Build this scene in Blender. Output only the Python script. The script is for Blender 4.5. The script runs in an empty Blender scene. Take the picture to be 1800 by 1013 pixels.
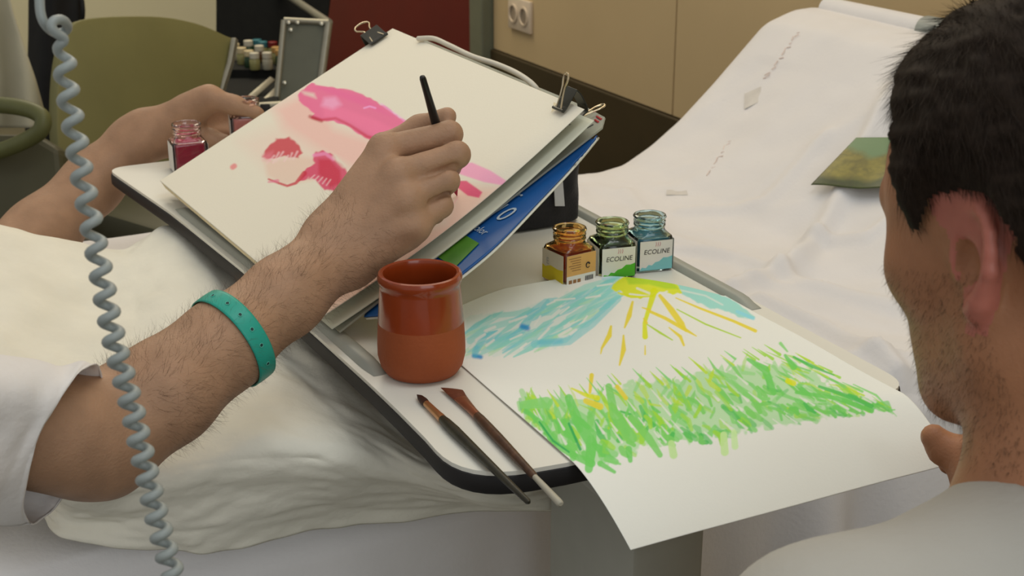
import bpy, bmesh, math, random
import numpy as np
from mathutils import Vector, Matrix

random.seed(7)
RNG = np.random.default_rng(7)
SC = bpy.context.scene
COL = SC.collection

# ------------------------------------------------------------------ camera
F_PX, PITCH, ZT = 2400.0, math.radians(20), 0.80      # focal length in px (1800 wide), pitch, table height
ZC = 1.2771                                            # camera height
CAM = np.array([0.0, 0.0, ZC])
FW = np.array([0, math.cos(PITCH), -math.sin(PITCH)])
UP = np.array([0, math.sin(PITCH), math.cos(PITCH)])
RT = np.array([1.0, 0, 0])
cam = bpy.data.cameras.new('camera')
cam.sensor_width = 36.0
cam.lens = 36.0 * F_PX / 1800.0
cam.clip_start = 0.05
cam.dof.use_dof = True
cam.dof.focus_distance = 1.2
cam.dof.aperture_fstop = 16.0
camo = bpy.data.objects.new('camera', cam)
COL.objects.link(camo)
camo.location = CAM
camo.rotation_euler = (math.pi / 2 - PITCH, 0, 0)
SC.camera = camo

# ------------------------------------------------------------------ light
world = bpy.data.worlds.new('world')
SC.world = world
world.use_nodes = True
bg = world.node_tree.nodes['Background']
bg.inputs[0].default_value = (0.98, 0.97, 0.95, 1)
bg.inputs[1].default_value = 0.46


def area(name, loc, target, sx, sy, power, col):
    l = bpy.data.lights.new(name, 'AREA')
    l.shape = 'RECTANGLE'
    l.size, l.size_y = sx, sy
    l.energy = power
    l.color = col
    o = bpy.data.objects.new(name, l)
    COL.objects.link(o)
    o.location = loc
    d = Vector(target) - Vector(loc)
    o.rotation_euler = d.to_track_quat('-Z', 'Y').to_euler()
    return o


area('ceiling_and_fill_light', (0.1, 2.4, 2.75), (0.0, 1.7, 0.8), 1.6, 1.2, 12, (1.0, 0.84, 0.60))
area('ceiling_and_fill_light', (-1.0, 4.6, 2.75), (-1.0, 4.6, 0), 1.6, 1.2, 38, (1.0, 0.87, 0.64))  # added fill, no known fixture: brightens the pale back wall
area('window_light', (1.3, -2.0, 2.1), (0.1, 1.2, 0.7), 2.2, 1.8, 25, (0.90, 0.96, 1.0))
area('ceiling_and_fill_light', (0.45, 0.75, 2.75), (0.35, 1.0, 0.8), 1.2, 0.6, 9, (0.93, 0.98, 1.0))  # added neutral fill, no known fixture: more top light on table and paper
SC.view_settings.view_transform = 'Standard'
SC.view_settings.look = 'None'
SC.view_settings.exposure = 0.0
SC.view_settings.gamma = 1.0
SC.view_settings.use_curve_mapping = False


# ------------------------------------------------------------------ pixel -> place
def ray(px, py):
    return FW + (px - 900) / F_PX * RT - (py - 506.5) / F_PX * UP


def P(px, py, d):                      # pixel at depth d along the optical axis
    return CAM + ray(px, py) * d


def T(px, py, z=ZT):                   # pixel on a horizontal plane
    r = ray(px, py)
    return CAM + r * ((z - ZC) / r[2])


def PL(px, py, p0, n):                 # pixel on any plane
    r = ray(px, py)
    return CAM + r * (((p0 - CAM) @ n) / (r @ n))


def proj(p):                           # place(s) -> pixel
    v = np.asarray(p) - CAM
    d = v @ FW
    return 900 + F_PX * (v @ RT) / d, 506.5 - F_PX * (v @ UP) / d


AX = np.array([0.900, 0.436, 0.0])     # short axis of the table / long axis of the bed
WX = np.array([-0.436, 0.900, 0.0])    # long axis of the table
ZX = np.array([0, 0, 1.0])


def L(a, w, z):                        # table frame -> world
    return AX * a + WX * w + ZX * z


def PW(px, py, w):                     # pixel on the vertical plane w = const
    r = ray(px, py)
    return CAM + r * (w / (r @ WX))


def PA(px, py, a):
    r = ray(px, py)
    return CAM + r * (a / (r @ AX))


# ------------------------------------------------------------------ materials
def lin(c):
    out = []
    for v in c[:3]:
        v = v / 255.0
        out.append(v / 12.92 if v <= 0.04045 else ((v + 0.055) / 1.055) ** 2.4)
    return tuple(out)


def M(name, c, rough=0.6, var=0.06, scale=30, bump=0.0, bscale=200, metal=0, spec=0.4, trans=0, ior=1.45,
      sss=0, alpha=1, sheen=0, detail=4, c2=None, coat=0):
    m = bpy.data.materials.new(name)
    m.use_nodes = True
    nt = m.node_tree
    b = nt.nodes['Principled BSDF']
    c = tuple(c)
    if var > 0 or c2 is not None:
        tc = nt.nodes.new('ShaderNodeTexCoord')
        n = nt.nodes.new('ShaderNodeTexNoise')
        n.inputs['Scale'].default_value = scale
        n.inputs['Detail'].default_value = detail
        nt.links.new(tc.outputs['Object'], n.inputs['Vector'])
        r = nt.nodes.new('ShaderNodeValToRGB')
        lo = tuple(max(0, v * (1 - var)) for v in c) if c2 is None else c
        hi = tuple(min(1, v * (1 + var)) for v in c) if c2 is None else c2
        r.color_ramp.elements[0].position = 0.3
        r.color_ramp.elements[1].position = 0.7
        r.color_ramp.elements[0].color = (*lo, 1)
        r.color_ramp.elements[1].color = (*hi, 1)
        nt.links.new(n.outputs['Fac'], r.inputs['Fac'])
        nt.links.new(r.outputs['Color'], b.inputs['Base Color'])
    else:
        b.inputs['Base Color'].default_value = (*c, 1)
    if bump > 0:
        tc2 = nt.nodes.new('ShaderNodeTexCoord')
        n2 = nt.nodes.new('ShaderNodeTexNoise')
        n2.inputs['Scale'].default_value = bscale
        n2.inputs['Detail'].default_value = 3
        nt.links.new(tc2.outputs['Object'], n2.inputs['Vector'])
        bp = nt.nodes.new('ShaderNodeBump')
        bp.inputs['Strength'].default_value = bump
        bp.inputs['Distance'].default_value = 0.002
        nt.links.new(n2.outputs['Fac'], bp.inputs['Height'])
        nt.links.new(bp.outputs['Normal'], b.inputs['Normal'])
    b.inputs['Roughness'].default_value = rough
    b.inputs['Metallic'].default_value = metal
    b.inputs['Specular IOR Level'].default_value = spec
    b.inputs['Transmission Weight'].default_value = trans
    b.inputs['IOR'].default_value = ior
    b.inputs['Alpha'].default_value = alpha
    if sss:
        b.inputs['Subsurface Weight'].default_value = sss
        b.inputs['Subsurface Radius'].default_value = (0.012, 0.005, 0.003)
        b.inputs['Subsurface Scale'].default_value = 0.5
    if sheen:
        b.inputs['Sheen Weight'].default_value = sheen
    if coat:
        b.inputs['Coat Weight'].default_value = coat
        b.inputs['Coat Roughness'].default_value = 0.08
    return m


def MV(name, rough=0.85, bump=0.15, bscale=500):       # colour taken from the mesh's paint layer
    m = bpy.data.materials.new(name)
    m.use_nodes = True
    nt = m.node_tree
    b = nt.nodes['Principled BSDF']
    a = nt.nodes.new('ShaderNodeVertexColor')
    a.layer_name = 'paint'
    nt.links.new(a.outputs['Color'], b.inputs['Base Color'])
    b.inputs['Roughness'].default_value = rough
    b.inputs['Specular IOR Level'].default_value = 0.25
    tc = nt.nodes.new('ShaderNodeTexCoord')
    n = nt.nodes.new('ShaderNodeTexNoise')
    n.inputs['Scale'].default_value = bscale
    nt.links.new(tc.outputs['Object'], n.inputs['Vector'])
    bp = nt.nodes.new('ShaderNodeBump')
    bp.inputs['Strength'].default_value = bump
    bp.inputs['Distance'].default_value = 0.001
    nt.links.new(n.outputs['Fac'], bp.inputs['Height'])
    nt.links.new(bp.outputs['Normal'], b.inputs['Normal'])
    return m


# ------------------------------------------------------------------ mesh helpers
def mk(name, verts, faces, mat=None, parent=None, smooth=True, uv=None):
    me = bpy.data.meshes.new(name)
    v = np.asarray(verts, dtype=np.float64)
    if isinstance(faces, np.ndarray):
        nf, k = faces.shape
        me.vertices.add(len(v))
        me.vertices.foreach_set('co', v.astype(np.float32).ravel())
        me.loops.add(nf * k)
        me.polygons.add(nf)
        me.loops.foreach_set('vertex_index', faces.astype(np.int32).ravel())
        me.polygons.foreach_set('loop_start', np.arange(0, nf * k, k, dtype=np.int32))
        me.polygons.foreach_set('loop_total', np.full(nf, k, dtype=np.int32))
        me.update(calc_edges=True)
        me.validate()
    else:
        me.from_pydata([tuple(p) for p in v], [], faces)
        me.update()
    if smooth:
        me.polygons.foreach_set('use_smooth', np.ones(len(me.polygons), dtype=bool))
    if mat:
        me.materials.append(mat)
    o = bpy.data.objects.new(name, me)
    COL.objects.link(o)
    if parent is not None:
        o.parent = parent
        o.matrix_parent_inverse = parent.matrix_basis.inverted()
    return o


def empty(name, loc=(0, 0, 0)):
    o = bpy.data.objects.new(name, None)
    o.location = tuple(loc)
    o.empty_display_size = 0.05
    COL.objects.link(o)
    return o


def tag(o, label, cat, group=None, kind=None):
    o['label'] = label
    o['category'] = cat
    if group:
        o['group'] = group
    if kind:
        o['kind'] = kind
    return o


def struct(o, label=None, cat=None):
    o['kind'] = 'structure'
    if label:
        o['label'] = label
    if cat:
        o['category'] = cat
    return o


class G:                                # collects shapes for one mesh
    def __init__(s):
        s.v, s.f = [], []

    def add(s, v, f):
        n = len(s.v)
        s.v += [tuple(p) for p in v]
        s.f += [tuple(i + n for i in q) for q in f]
        return s

    def box(s, c, half, ax=(RT, np.array([0, 1.0, 0]), ZX)):
        c = np.asarray(c, float)
        v = [c + ax[0] * half[0] * i + ax[1] * half[1] * j + ax[2] * half[2] * k
             for i in (-1, 1) for j in (-1, 1) for k in (-1, 1)]
        f = [(0, 1, 3, 2), (4, 6, 7, 5), (0, 4, 5, 1), (2, 3, 7, 6), (0, 2, 6, 4), (1, 5, 7, 3)]
        return s.add(v, f)

    def tube(s, pts, r, seg=10, cap=True, closed=False):
        pts = np.asarray(pts, float)
        n = len(pts)
        r = np.broadcast_to(np.asarray(r, float), (n,))
        tg = np.gradient(pts, axis=0)
        if closed:
            tg = np.roll(pts, -1, 0) - np.roll(pts, 1, 0)
        tg /= np.linalg.norm(tg, axis=1)[:, None] + 1e-12
        ref = np.array([0, 0, 1.0]) if abs(tg[0][2]) < 0.9 else np.array([1.0, 0, 0])
        u = np.cross(tg[0], ref)
        u /= np.linalg.norm(u)
        v, f = [], []
        for i in range(n):
            u = u - tg[i] * (u @ tg[i])
            u /= np.linalg.norm(u)
            b = np.cross(tg[i], u)
            for k in range(seg):
                t = 2 * math.pi * k / seg
                v.append(pts[i] + r[i] * (u * math.cos(t) + b * math.sin(t)))
        m = n if closed else n - 1
        for i in range(m):
            for k in range(seg):
                a, b2 = i * seg + k, i * seg + (k + 1) % seg
                c, d = ((i + 1) % n) * seg + (k + 1) % seg, ((i + 1) % n) * seg + k
                f.append((a, b2, c, d))
        if cap and not closed:
            f.append(tuple(range(seg - 1, -1, -1)))
            f.append(tuple((n - 1) * seg + k for k in range(seg)))
        return s.add(v, f)

    def lathe(s, prof, c, seg=48, ax=(RT, np.array([0, 1.0, 0]), ZX), sx=1.0, sy=1.0):
        c = np.asarray(c, float)
        v, f = [], []
        n = len(prof)
        for r, z in prof:
            for k in range(seg):
                t = 2 * math.pi * k / seg
                v.append(c + ax[0] * r * sx * math.cos(t) + ax[1] * r * sy * math.sin(t) + ax[2] * z)
        for i in range(n - 1):
            for k in range(seg):
                f.append((i * seg + k, i * seg + (k + 1) % seg, (i + 1) * seg + (k + 1) % seg, (i + 1) * seg + k))
        if prof[0][0] > 1e-6:
            f.append(tuple(range(seg - 1, -1, -1)))
        if prof[-1][0] > 1e-6:
            f.append(tuple((n - 1) * seg + k for k in range(seg)))
        return s.add(v, f)

    def prism(s, poly, vec):            # polygon (3D points) extruded along vec
        poly = [np.asarray(p, float) for p in poly]
        n = len(poly)
        v = poly + [p + vec for p in poly]
        f = [tuple(range(n - 1, -1, -1)), tuple(range(n, 2 * n))]
        f += [(i, (i + 1) % n, (i + 1) % n + n, i + n) for i in range(n)]
        return s.add(v, f)

    def build(s, name, mat, parent=None, smooth=True, bevel=0, seg=2):
        o = mk(name, s.v, s.f, mat, parent, smooth)
        bm = bmesh.new()
        bm.from_mesh(o.data)
        bmesh.ops.recalc_face_normals(bm, faces=bm.faces)
        if bevel:
            ed = [e for e in bm.edges if len(e.link_faces) == 2 and e.calc_face_angle(0) > 0.6]
            bmesh.ops.bevel(bm, geom=ed, offset=bevel, segments=seg, affect='EDGES', profile=0.5)
        bm.to_mesh(o.data)
        bm.free()
        if smooth:
            o.data.polygons.foreach_set('use_smooth', np.ones(len(o.data.polygons), dtype=bool))
            try:
                o.data.set_sharp_from_angle(angle=math.radians(42))
            except Exception:
                pass
        return o


def grid_faces(nu, nv):
    i, j = np.meshgrid(np.arange(nu - 1), np.arange(nv - 1), indexing='ij')
    a = i * nv + j
    return np.stack([a, a + nv, a + nv + 1, a + 1], -1).reshape(-1, 4)


def sheet(name, pts, mat, parent=None, thick=0.0, flip=False):
    """grid of points (nu,nv,3) -> cloth or paper, a closed shell when thick > 0"""
    nu, nv, _ = pts.shape
    f = grid_faces(nu, nv)
    if flip:
        f = f[:, ::-1]
    v = pts.reshape(-1, 3)
    if thick > 0:
        du = np.gradient(pts, axis=0)
        dv = np.gradient(pts, axis=1)
        n = np.cross(du, dv)
        n /= np.linalg.norm(n, axis=2)[..., None] + 1e-12
        if flip:
            n = -n
        lo = (pts - n * thick).reshape(-1, 3)
        N = nu * nv
        f2 = f[:, ::-1] + N
        rim = list(range(0, nv)) + [i * nv + nv - 1 for i in range(1, nu)] + \
            [(nu - 1) * nv + j for j in range(nv - 2, -1, -1)] + [i * nv for i in range(nu - 2, 0, -1)]
        rim = np.array(rim)
        nx = np.roll(rim, -1)
        f3 = np.stack([rim, nx, nx + N, rim + N], -1)
        if flip:
            f3 = f3[:, ::-1]
        v = np.concatenate([v, lo])
        f = np.concatenate([f, f2, f3])
    return mk(name, v, f, mat, parent)


def cr(pts, n, closed=False):           # Catmull-Rom resample along axis 0
    pts = np.asarray(pts, float)
    m = len(pts)
    t = np.linspace(0, m - 1, n)
    i = np.clip(t.astype(int), 0, m - 2)
    s = (t - i).reshape((-1,) + (1,) * (pts.ndim - 1))
    p1, p2 = pts[i], pts[i + 1]
    p0 = np.where((i > 0).reshape(s.shape), pts[np.maximum(i - 1, 0)], 2 * p1 - p2)
    p3 = np.where((i < m - 2).reshape(s.shape), pts[np.minimum(i + 2, m - 1)], 2 * p2 - p1)
    return 0.5 * (2 * p1 + (p2 - p0) * s + (2 * p0 - 5 * p1 + 4 * p2 - p3) * s ** 2 +
                  (3 * p1 - p0 - 3 * p2 + p3) * s ** 3)


def patch(ctrl, nu, nv):                # ctrl (r,c,3) -> smooth grid (nu,nv,3)
    g = cr(np.asarray(ctrl, float), nu)
    return cr(g.transpose(1, 0, 2), nv).transpose(1, 0, 2)


def vnoise(x, y, seed=0):               # smooth 2D noise in -1..1
    def h(i, j):
        k = np.sin(i * 127.1 + j * 311.7 + seed * 74.7) * 43758.5453
        return (k - np.floor(k)) * 2 - 1
    xi, yi = np.floor(x), np.floor(y)
    fx, fy = x - xi, y - yi
    fx = fx * fx * (3 - 2 * fx)
    fy = fy * fy * (3 - 2 * fy)
    return (h(xi, yi) * (1 - fx) + h(xi + 1, yi) * fx) * (1 - fy) + \
        (h(xi, yi + 1) * (1 - fx) + h(xi + 1, yi + 1) * fx) * fy


def normals_of(pts):
    n = np.cross(np.gradient(pts, axis=0), np.gradient(pts, axis=1))
    return n / (np.linalg.norm(n, axis=2)[..., None] + 1e-12)


def text_mesh(name, txt, origin, ex, ey, size, mat, parent, depth=0.0001, italic=0.0):
    """lettering laid flat: ex right, ey up, on the plane through origin (left end of baseline)"""
    cu = bpy.data.curves.new('lettering', 'FONT')
    cu.body = txt
    cu.size = size
    cu.shear = italic
    cu.resolution_u = 3
    to = bpy.data.objects.new('lettering', cu)
    COL.objects.link(to)
    dg = bpy.context.evaluated_depsgraph_get()
    me = bpy.data.meshes.new_from_object(to.evaluated_get(dg))
    bpy.data.objects.remove(to)
    bpy.data.curves.remove(cu)
    ex, ey = np.asarray(ex, float), np.asarray(ey, float)
    nz = np.cross(ex, ey)
    co = np.zeros(len(me.vertices) * 3, dtype=np.float32)
    me.vertices.foreach_get('co', co)
    co = co.reshape(-1, 3)
    w = np.asarray(origin) + co[:, :1] * ex + co[:, 1:2] * ey + nz * depth
    me.vertices.foreach_set('co', w.astype(np.float32).ravel())
    me.update()
    me.materials.clear()
    me.materials.append(mat)
    o = bpy.data.objects.new(name, me)
    COL.objects.link(o)
    if parent is not None:
        o.parent = parent
        o.matrix_parent_inverse = parent.matrix_basis.inverted()
    return o


# ------------------------------------------------------------------ implicit bodies
def smin(a, b, k):
    h = np.maximum(k - np.abs(a - b), 0) / k
    return np.minimum(a, b) - h * h * k * 0.25


def cap(a, b, ra, rb=None):
    return ('c', np.asarray(a, float), np.asarray(b, float), ra, ra if rb is None else rb)


def ell(c, r, R=None):
    return ('e', np.asarray(c, float), np.asarray(r, float), np.eye(3) if R is None else np.asarray(R, float))


def chain(pts, rs):
    return [cap(pts[i], pts[i + 1], rs[i], rs[i + 1]) for i in range(len(pts) - 1)]


def bbox_of(p):
    if p[0] == 'c':
        r = max(p[3], p[4])
        return np.minimum(p[1], p[2]) - r, np.maximum(p[1], p[2]) + r
    r = max(p[2])
    return p[1] - r, p[1] + r


def dist(p, X, Y, Z):
    if p[0] == 'c':
        a, b, ra, rb = p[1:]
        ab = b - a
        l2 = ab @ ab + 1e-12
        t = np.clip(((X - a[0]) * ab[0] + (Y - a[1]) * ab[1] + (Z - a[2]) * ab[2]) / l2, 0, 1)
        return np.sqrt((X - a[0] - t * ab[0]) ** 2 + (Y - a[1] - t * ab[1]) ** 2 + (Z - a[2] - t * ab[2]) ** 2) - (ra + (rb - ra) * t)
    c, r, R = p[1:]
    x, y, z = X - c[0], Y - c[1], Z - c[2]
    q = [R[i][0] * x + R[i][1] * y + R[i][2] * z for i in range(3)]
    k0 = np.sqrt((q[0] / r[0]) ** 2 + (q[1] / r[1]) ** 2 + (q[2] / r[2]) ** 2)
    k1 = np.sqrt((q[0] / r[0] ** 2) ** 2 + (q[1] / r[1] ** 2) ** 2 + (q[2] / r[2] ** 2) ** 2)
    return k0 * (k0 - 1) / np.maximum(k1, 1e-9)


def blob(groups, h, cuts=()):
    """groups: list of (prims, k inside the group, k to the rest); cuts: (prim, k). -> verts, quads"""
    allp = [p for g in groups for p in g[0]]
    lo = np.min([bbox_of(p)[0] for p in allp], 0) - 4 * h
    hi = np.max([bbox_of(p)[1] for p in allp], 0) + 4 * h
    n = np.ceil((hi - lo) / h).astype(int) + 1
    ax = [lo[i] + h * np.arange(n[i]) for i in range(3)]
    Fd = np.full(n, 0.5, dtype=np.float32)

    def sl(p, m):
        a, b = bbox_of(p)
        i0 = np.maximum(((a - m - lo) / h).astype(int), 0)
        i1 = np.minimum(((b + m - lo) / h).astype(int) + 2, n)
        return tuple(slice(i0[i], i1[i]) for i in range(3))

    def ev(p, s):
        X, Y, Z = np.meshgrid(ax[0][s[0]], ax[1][s[1]], ax[2][s[2]], indexing='ij', sparse=True)
        return dist(p, X, Y, Z).astype(np.float32)
    for prims, k, kg in groups:
        Gd = np.full(n, 0.5, dtype=np.float32)
        for p in prims:
            s = sl(p, k + 4 * h + kg)
            Gd[s] = smin(Gd[s], ev(p, s), k)
        Fd = smin(Fd, Gd, kg)
    for p, k in cuts:
        s = sl(p, k + 3 * h)
        Fd[s] = -smin(-Fd[s], ev(p, s), k)
    return nets(Fd, lo, h)


def nets(Fd, lo, h):
    S = Fd < 0
    c = [(i, j, k) for i in (0, 1) for j in (0, 1) for k in (0, 1)]
    nx, ny, nz = Fd.shape

    def cn(A, o):
        return A[o[0]:nx - 1 + o[0], o[1]:ny - 1 + o[1], o[2]:nz - 1 + o[2]]
    cnt = sum(cn(S, o).astype(np.int8) for o in c)
    mask = (cnt > 0) & (cnt < 8)
    I = np.argwhere(mask)
    pos = np.zeros((len(I), 3))
    num = np.zeros(len(I))
    for o in c:
        for axis in range(3):
            if o[axis]:
                continue
            q = list(o)
            q[axis] = 1
            f0 = Fd[I[:, 0] + o[0], I[:, 1] + o[1], I[:, 2] + o[2]]
            f1 = Fd[I[:, 0] + q[0], I[:, 1] + q[1], I[:, 2] + q[2]]
            x = (f0 < 0) != (f1 < 0)
            t = np.where(x, f0 / np.where(x, f0 - f1, 1), 0)
            pt = np.tile(np.array(o, float), (len(I), 1))
            pt[:, axis] = t
            pos[x] += pt[x]
            num[x] += 1
    v = lo + h * (I + pos / num[:, None])
    idx = np.full(mask.shape, -1, dtype=np.int64)
    idx[mask] = np.arange(len(I))
    fs = []
    for axis in range(3):
        a, b = [(1, 2), (2, 0), (0, 1)][axis]
        s0 = [slice(None)] * 3
        s1 = [slice(None)] * 3
        s0[axis] = slice(0, -1)
        s1[axis] = slice(1, None)
        E = np.argwhere(S[tuple(s0)] != S[tuple(s1)])
        E = E[(E[:, a] > 0) & (E[:, b] > 0) & (E[:, a] < Fd.shape[a] - 1) & (E[:, b] < Fd.shape[b] - 1)]

        def g(da, db):
            q = E.copy()
            q[:, a] += da
            q[:, b] += db
            return idx[q[:, 0], q[:, 1], q[:, 2]]
        quad = np.stack([g(-1, -1), g(0, -1), g(0, 0), g(-1, 0)], -1)
        neg = ~S[E[:, 0], E[:, 1], E[:, 2]]
        quad[neg] = quad[neg][:, ::-1]
        fs.append(quad[(quad >= 0).all(1)])
    return v, np.concatenate(fs)


def relax(v, f, it=2, lam=0.5):
    e = np.concatenate([f[:, [0, 1]], f[:, [1, 2]], f[:, [2, 3]], f[:, [3, 0]]])
    for _ in range(it):
        s = np.zeros_like(v)
        c = np.zeros(len(v))
        np.add.at(s, e[:, 0], v[e[:, 1]])
        np.add.at(s, e[:, 1], v[e[:, 0]])
        np.add.at(c, e[:, 0], 1)
        np.add.at(c, e[:, 1], 1)
        v = v + lam * (s / c[:, None] - v)
    return v


def vnormals(v, f):
    n = np.zeros_like(v)
    fn = np.cross(v[f[:, 2]] - v[f[:, 0]], v[f[:, 3]] - v[f[:, 1]])
    for k in range(4):
        np.add.at(n, f[:, k], fn)
    return n / (np.linalg.norm(n, axis=1)[:, None] + 1e-12)


def strands(name, roots, dirs, nrm, length, width, mat, parent, bend=0.3, seg=3, seed=1):
    """fine hairs: thin tapering ribbons from the skin"""
    rg = np.random.default_rng(seed)
    n = len(roots)
    ln = np.broadcast_to(length, (n,)) * rg.uniform(0.6, 1.2, n)
    side = np.cross(dirs, nrm)
    side = side + 0.8 * nrm * rg.uniform(-1, 1, (n, 1))
    side /= np.linalg.norm(side, axis=1)[:, None] + 1e-9
    rows = []
    p = roots.copy()
    d = dirs.copy()
    jit = rg.normal(0, 1, (n, 3)) * bend * 0.3
    for s in range(seg + 1):
        w = width * (1 - s / seg) * 0.5 + 0.00002
        rows.append(np.stack([p - side * w, p + side * w], 1))
        d = d + jit / seg
        d /= np.linalg.norm(d, axis=1)[:, None]
        p = p + d * (ln / seg)[:, None]
    V = np.stack(rows, 1).reshape(-1, 3)
    base = np.arange(n) * (seg + 1) * 2
    f = []
    for s in range(seg):
        b = base + s * 2
        f.append(np.stack([b, b + 1, b + 3, b + 2], -1))
    o = mk(name, V, np.concatenate(f), mat, parent)
    o['kind'] = 'stuff'
    return o


# ================================================================== THE ROOM
A_WALL = 1.86
m_wall = M('wall_beige', lin((196, 172, 130)), 0.7, 0.03, 3)
m_wains = M('wainscot_dark', lin((62, 50, 26)), 0.6, 0.12, 6)
m_trim = M('trim_grey', lin((110, 112, 92)), 0.5, 0.05)
m_red = M('door_red', lin((100, 12, 3)), 0.6, 0.06, 5)
m_pale = M('wall_pale', lin((222, 217, 182)), 0.8, 0.03, 3)
m_floor = M('floor_lino', lin((92, 86, 66)), 0.45, 0.1, 12)
m_seam = M('seam', lin((90, 76, 52)), 0.8, 0)

fl = G()
fl.prism([L(-3.5, -2.5, -0.05), L(A_WALL + .1, -2.5, -0.05), L(A_WALL + .1, 6.6, -0.05), L(-3.5, 6.6, -0.05)], ZX * .05)
struct(fl.build('floor', m_floor, smooth=False))
wr = G()
wr.prism([L(A_WALL, -2.5, 0), L(A_WALL + .1, -2.5, 0), L(A_WALL + .1, 6.5, 0), L(A_WALL, 6.5, 0)], ZX * 2.8)
wall = struct(wr.build('wall_right', m_seam, smooth=False))
W_DOOR = float(PA(849, 40, A_WALL) @ WX)
W_TRIM = float(PA(872, 60, A_WALL) @ WX)
W_S1 = float(PA(1193, 100, A_WALL) @ WX)
W_S2 = float(PA(1458, 10, A_WALL) @ WX)
Z_WAIN = float(PA(1190, 205, A_WALL)[2])
step = W_S1 - W_S2
bnd = [W_TRIM - .004, W_S1, W_S2]
while bnd[-1] > -2.3:
    bnd.append(max(bnd[-1] - 1.15, -2.5))
gp = 0.0035
for k in range(len(bnd) - 1):
    g = G()
    g.prism([L(A_WALL - .012, bnd[k] - gp, Z_WAIN + .004), L(A_WALL, bnd[k] - gp, Z_WAIN + .004),
             L(A_WALL, bnd[k + 1] + gp, Z_WAIN + .004), L(A_WALL - .012, bnd[k + 1] + gp, Z_WAIN + .004)], ZX * (2.8 - Z_WAIN - .004))
    g.build('panel', m_wall, wall, smooth=False)
g = G()
g.prism([L(A_WALL - .02, W_TRIM + .05, 0), L(A_WALL, W_TRIM + .05, 0), L(A_WALL, -2.5, 0), L(A_WALL - .02, -2.5, 0)], ZX * Z_WAIN)
struct(g.build('trim_1', m_wains, smooth=False, bevel=.004))
g = G()
g.prism([L(A_WALL - .05, W_TRIM, 0.0), L(A_WALL, W_TRIM, 0), L(A_WALL, W_DOOR, 0), L(A_WALL - .05, W_DOOR, 0)], ZX * 2.1)
struct(g.build('trim_2', m_trim, smooth=False, bevel=.006))
W_D2 = 6.35
g = G()
g.prism([L(A_WALL - .03, W_DOOR + .005, 0.01), L(A_WALL, W_DOOR + .005, 0.01), L(A_WALL, W_D2, 0.01), L(A_WALL - .03, W_D2, 0.01)], ZX * 2.08)
door = struct(g.build('door_1', m_red, smooth=False, bevel=.004))
g = G()
g.tube([L(A_WALL - .03, W_DOOR + .12, 1.0), L(A_WALL - .08, W_DOOR + .12, 1.0), L(A_WALL - .08, W_DOOR + .25, 1.0)], .01)
g.build('door_handle', M('handle_steel', (.6, .6, .58), .3, 0, metal=1), door)
g = G()
g.prism([L(-3.5, 6.5, 0), L(A_WALL + .1, 6.5, 0), L(A_WALL + .1, 6.6, 0), L(-3.5, 6.6, 0)], ZX * 2.8)
struct(g.build('wall_back', m_pale, smooth=False))

# wall socket: plate with two inserts
so = PA(917, 26, A_WALL - .012)
sa, sw, sz = so @ AX, so @ WX, so[2]
m_sock = M('socket_plastic', lin((214, 196, 172)), .4, .02)
root = empty('wall_socket', L(A_WALL - .012, sw, sz))
tag(root, 'cream double wall socket low on the beige panelled wall', 'socket')
G().box(L(A_WALL - .017, sw, sz), (.0055, .075, .048), (AX, WX, ZX)).build('plate', m_sock, root, bevel=.003)
for dw in (-.036, .036):
    g = G()
    g.lathe([(.0285, 0), (.0285, .004), (.024, .0045), (.0225, -.004), (0, -.004)], L(A_WALL - .0225, sw + dw, sz), 28, (WX, ZX, -AX))
    s = g.build('socket_insert', m_sock, root)
    for dz in (-.0095, .0095):
        G().lathe([(.0028, 0), (.0028, .0012), (0, .0012)], L(A_WALL - .0184, sw + dw + dz, sz), 10, (WX, ZX, -AX)).build(
            'pin_hole', M('hole_dark', (.01, .01, .01), .9, 0), s)

# ================================================================== BED
ZB, WN, WF = 0.62, 1.12, 2.13                      # mattress height, near and far edge
_ea, _ez = [], []
for px, py in [(1090, 285), (1140, 250), (1190, 205), (1250, 140), (1310, 70), (1340, 35), (1385, 14)]:
    q = PW(px, py, WF)
    _ea.append(q @ AX)
    _ez.append(q[2])
EA = np.array([-2.0, .9, 1.12, 1.2] + _ea + [1.66, 1.70, 1.72])
EZ = np.array([ZB, ZB, ZB, ZB + .001] + _ez + [.893, .86, .70])


def bed_h(a):
    return np.interp(a, EA, EZ)


m_white = M('sheet_white', lin((224, 221, 219)), .85, .025, 9, bump=.25, bscale=160)
m_matt = M('mattress_ticking', lin((205, 205, 200)), .9, .04, 20)
m_frame = M('bed_frame_enamel', lin((185, 186, 180)), .4, .03)
bed = empty('hospital_bed', L(.2, 1.62, 0))
tag(bed, 'hospital bed with raised backrest under white sheets behind the overbed table', 'bed')
g = G()
g.box(L(-.35, (WN + WF) / 2, ZB - .085), (1.5, (WF - WN) / 2 - .035, .07), (AX, WX, ZX)).build('mattress', m_matt, bed, bevel=.03, seg=3)
prof = [(1.16, ZB - .05), (1.32, .60), (1.56, .82), (1.61, .85), (1.66, .84), (1.45, .52), (1.2, .47)]
g = G()
g.prism([L(a, WN + .04, z) for a, z in prof], WX * (WF - WN - .08))
g.build('backrest', m_matt, bed, bevel=.012)
G().box(L(-.1, (WN + WF) / 2, .40), (1.55, (WF - WN) / 2 - .12, .03), (AX, WX, ZX)).build('bed_frame', m_frame, bed, bevel=.01)
for a in (-1.4, 1.25):
    for w in (WN + .16, WF - .16):
        G().tube([L(a, w, .06), L(a, w, .40)], .022, 12).build('leg', m_frame, bed)
        G().lathe([(.001, -.018), (.045, -.018), (.05, -.012), (.05, .012), (.045, .018), (.001, .018)], L(a, w, .05), 20, (AX, ZX, WX)).build('caster', M('caster_grey', lin((70, 70, 70)), .5, .05), bed)
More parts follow.
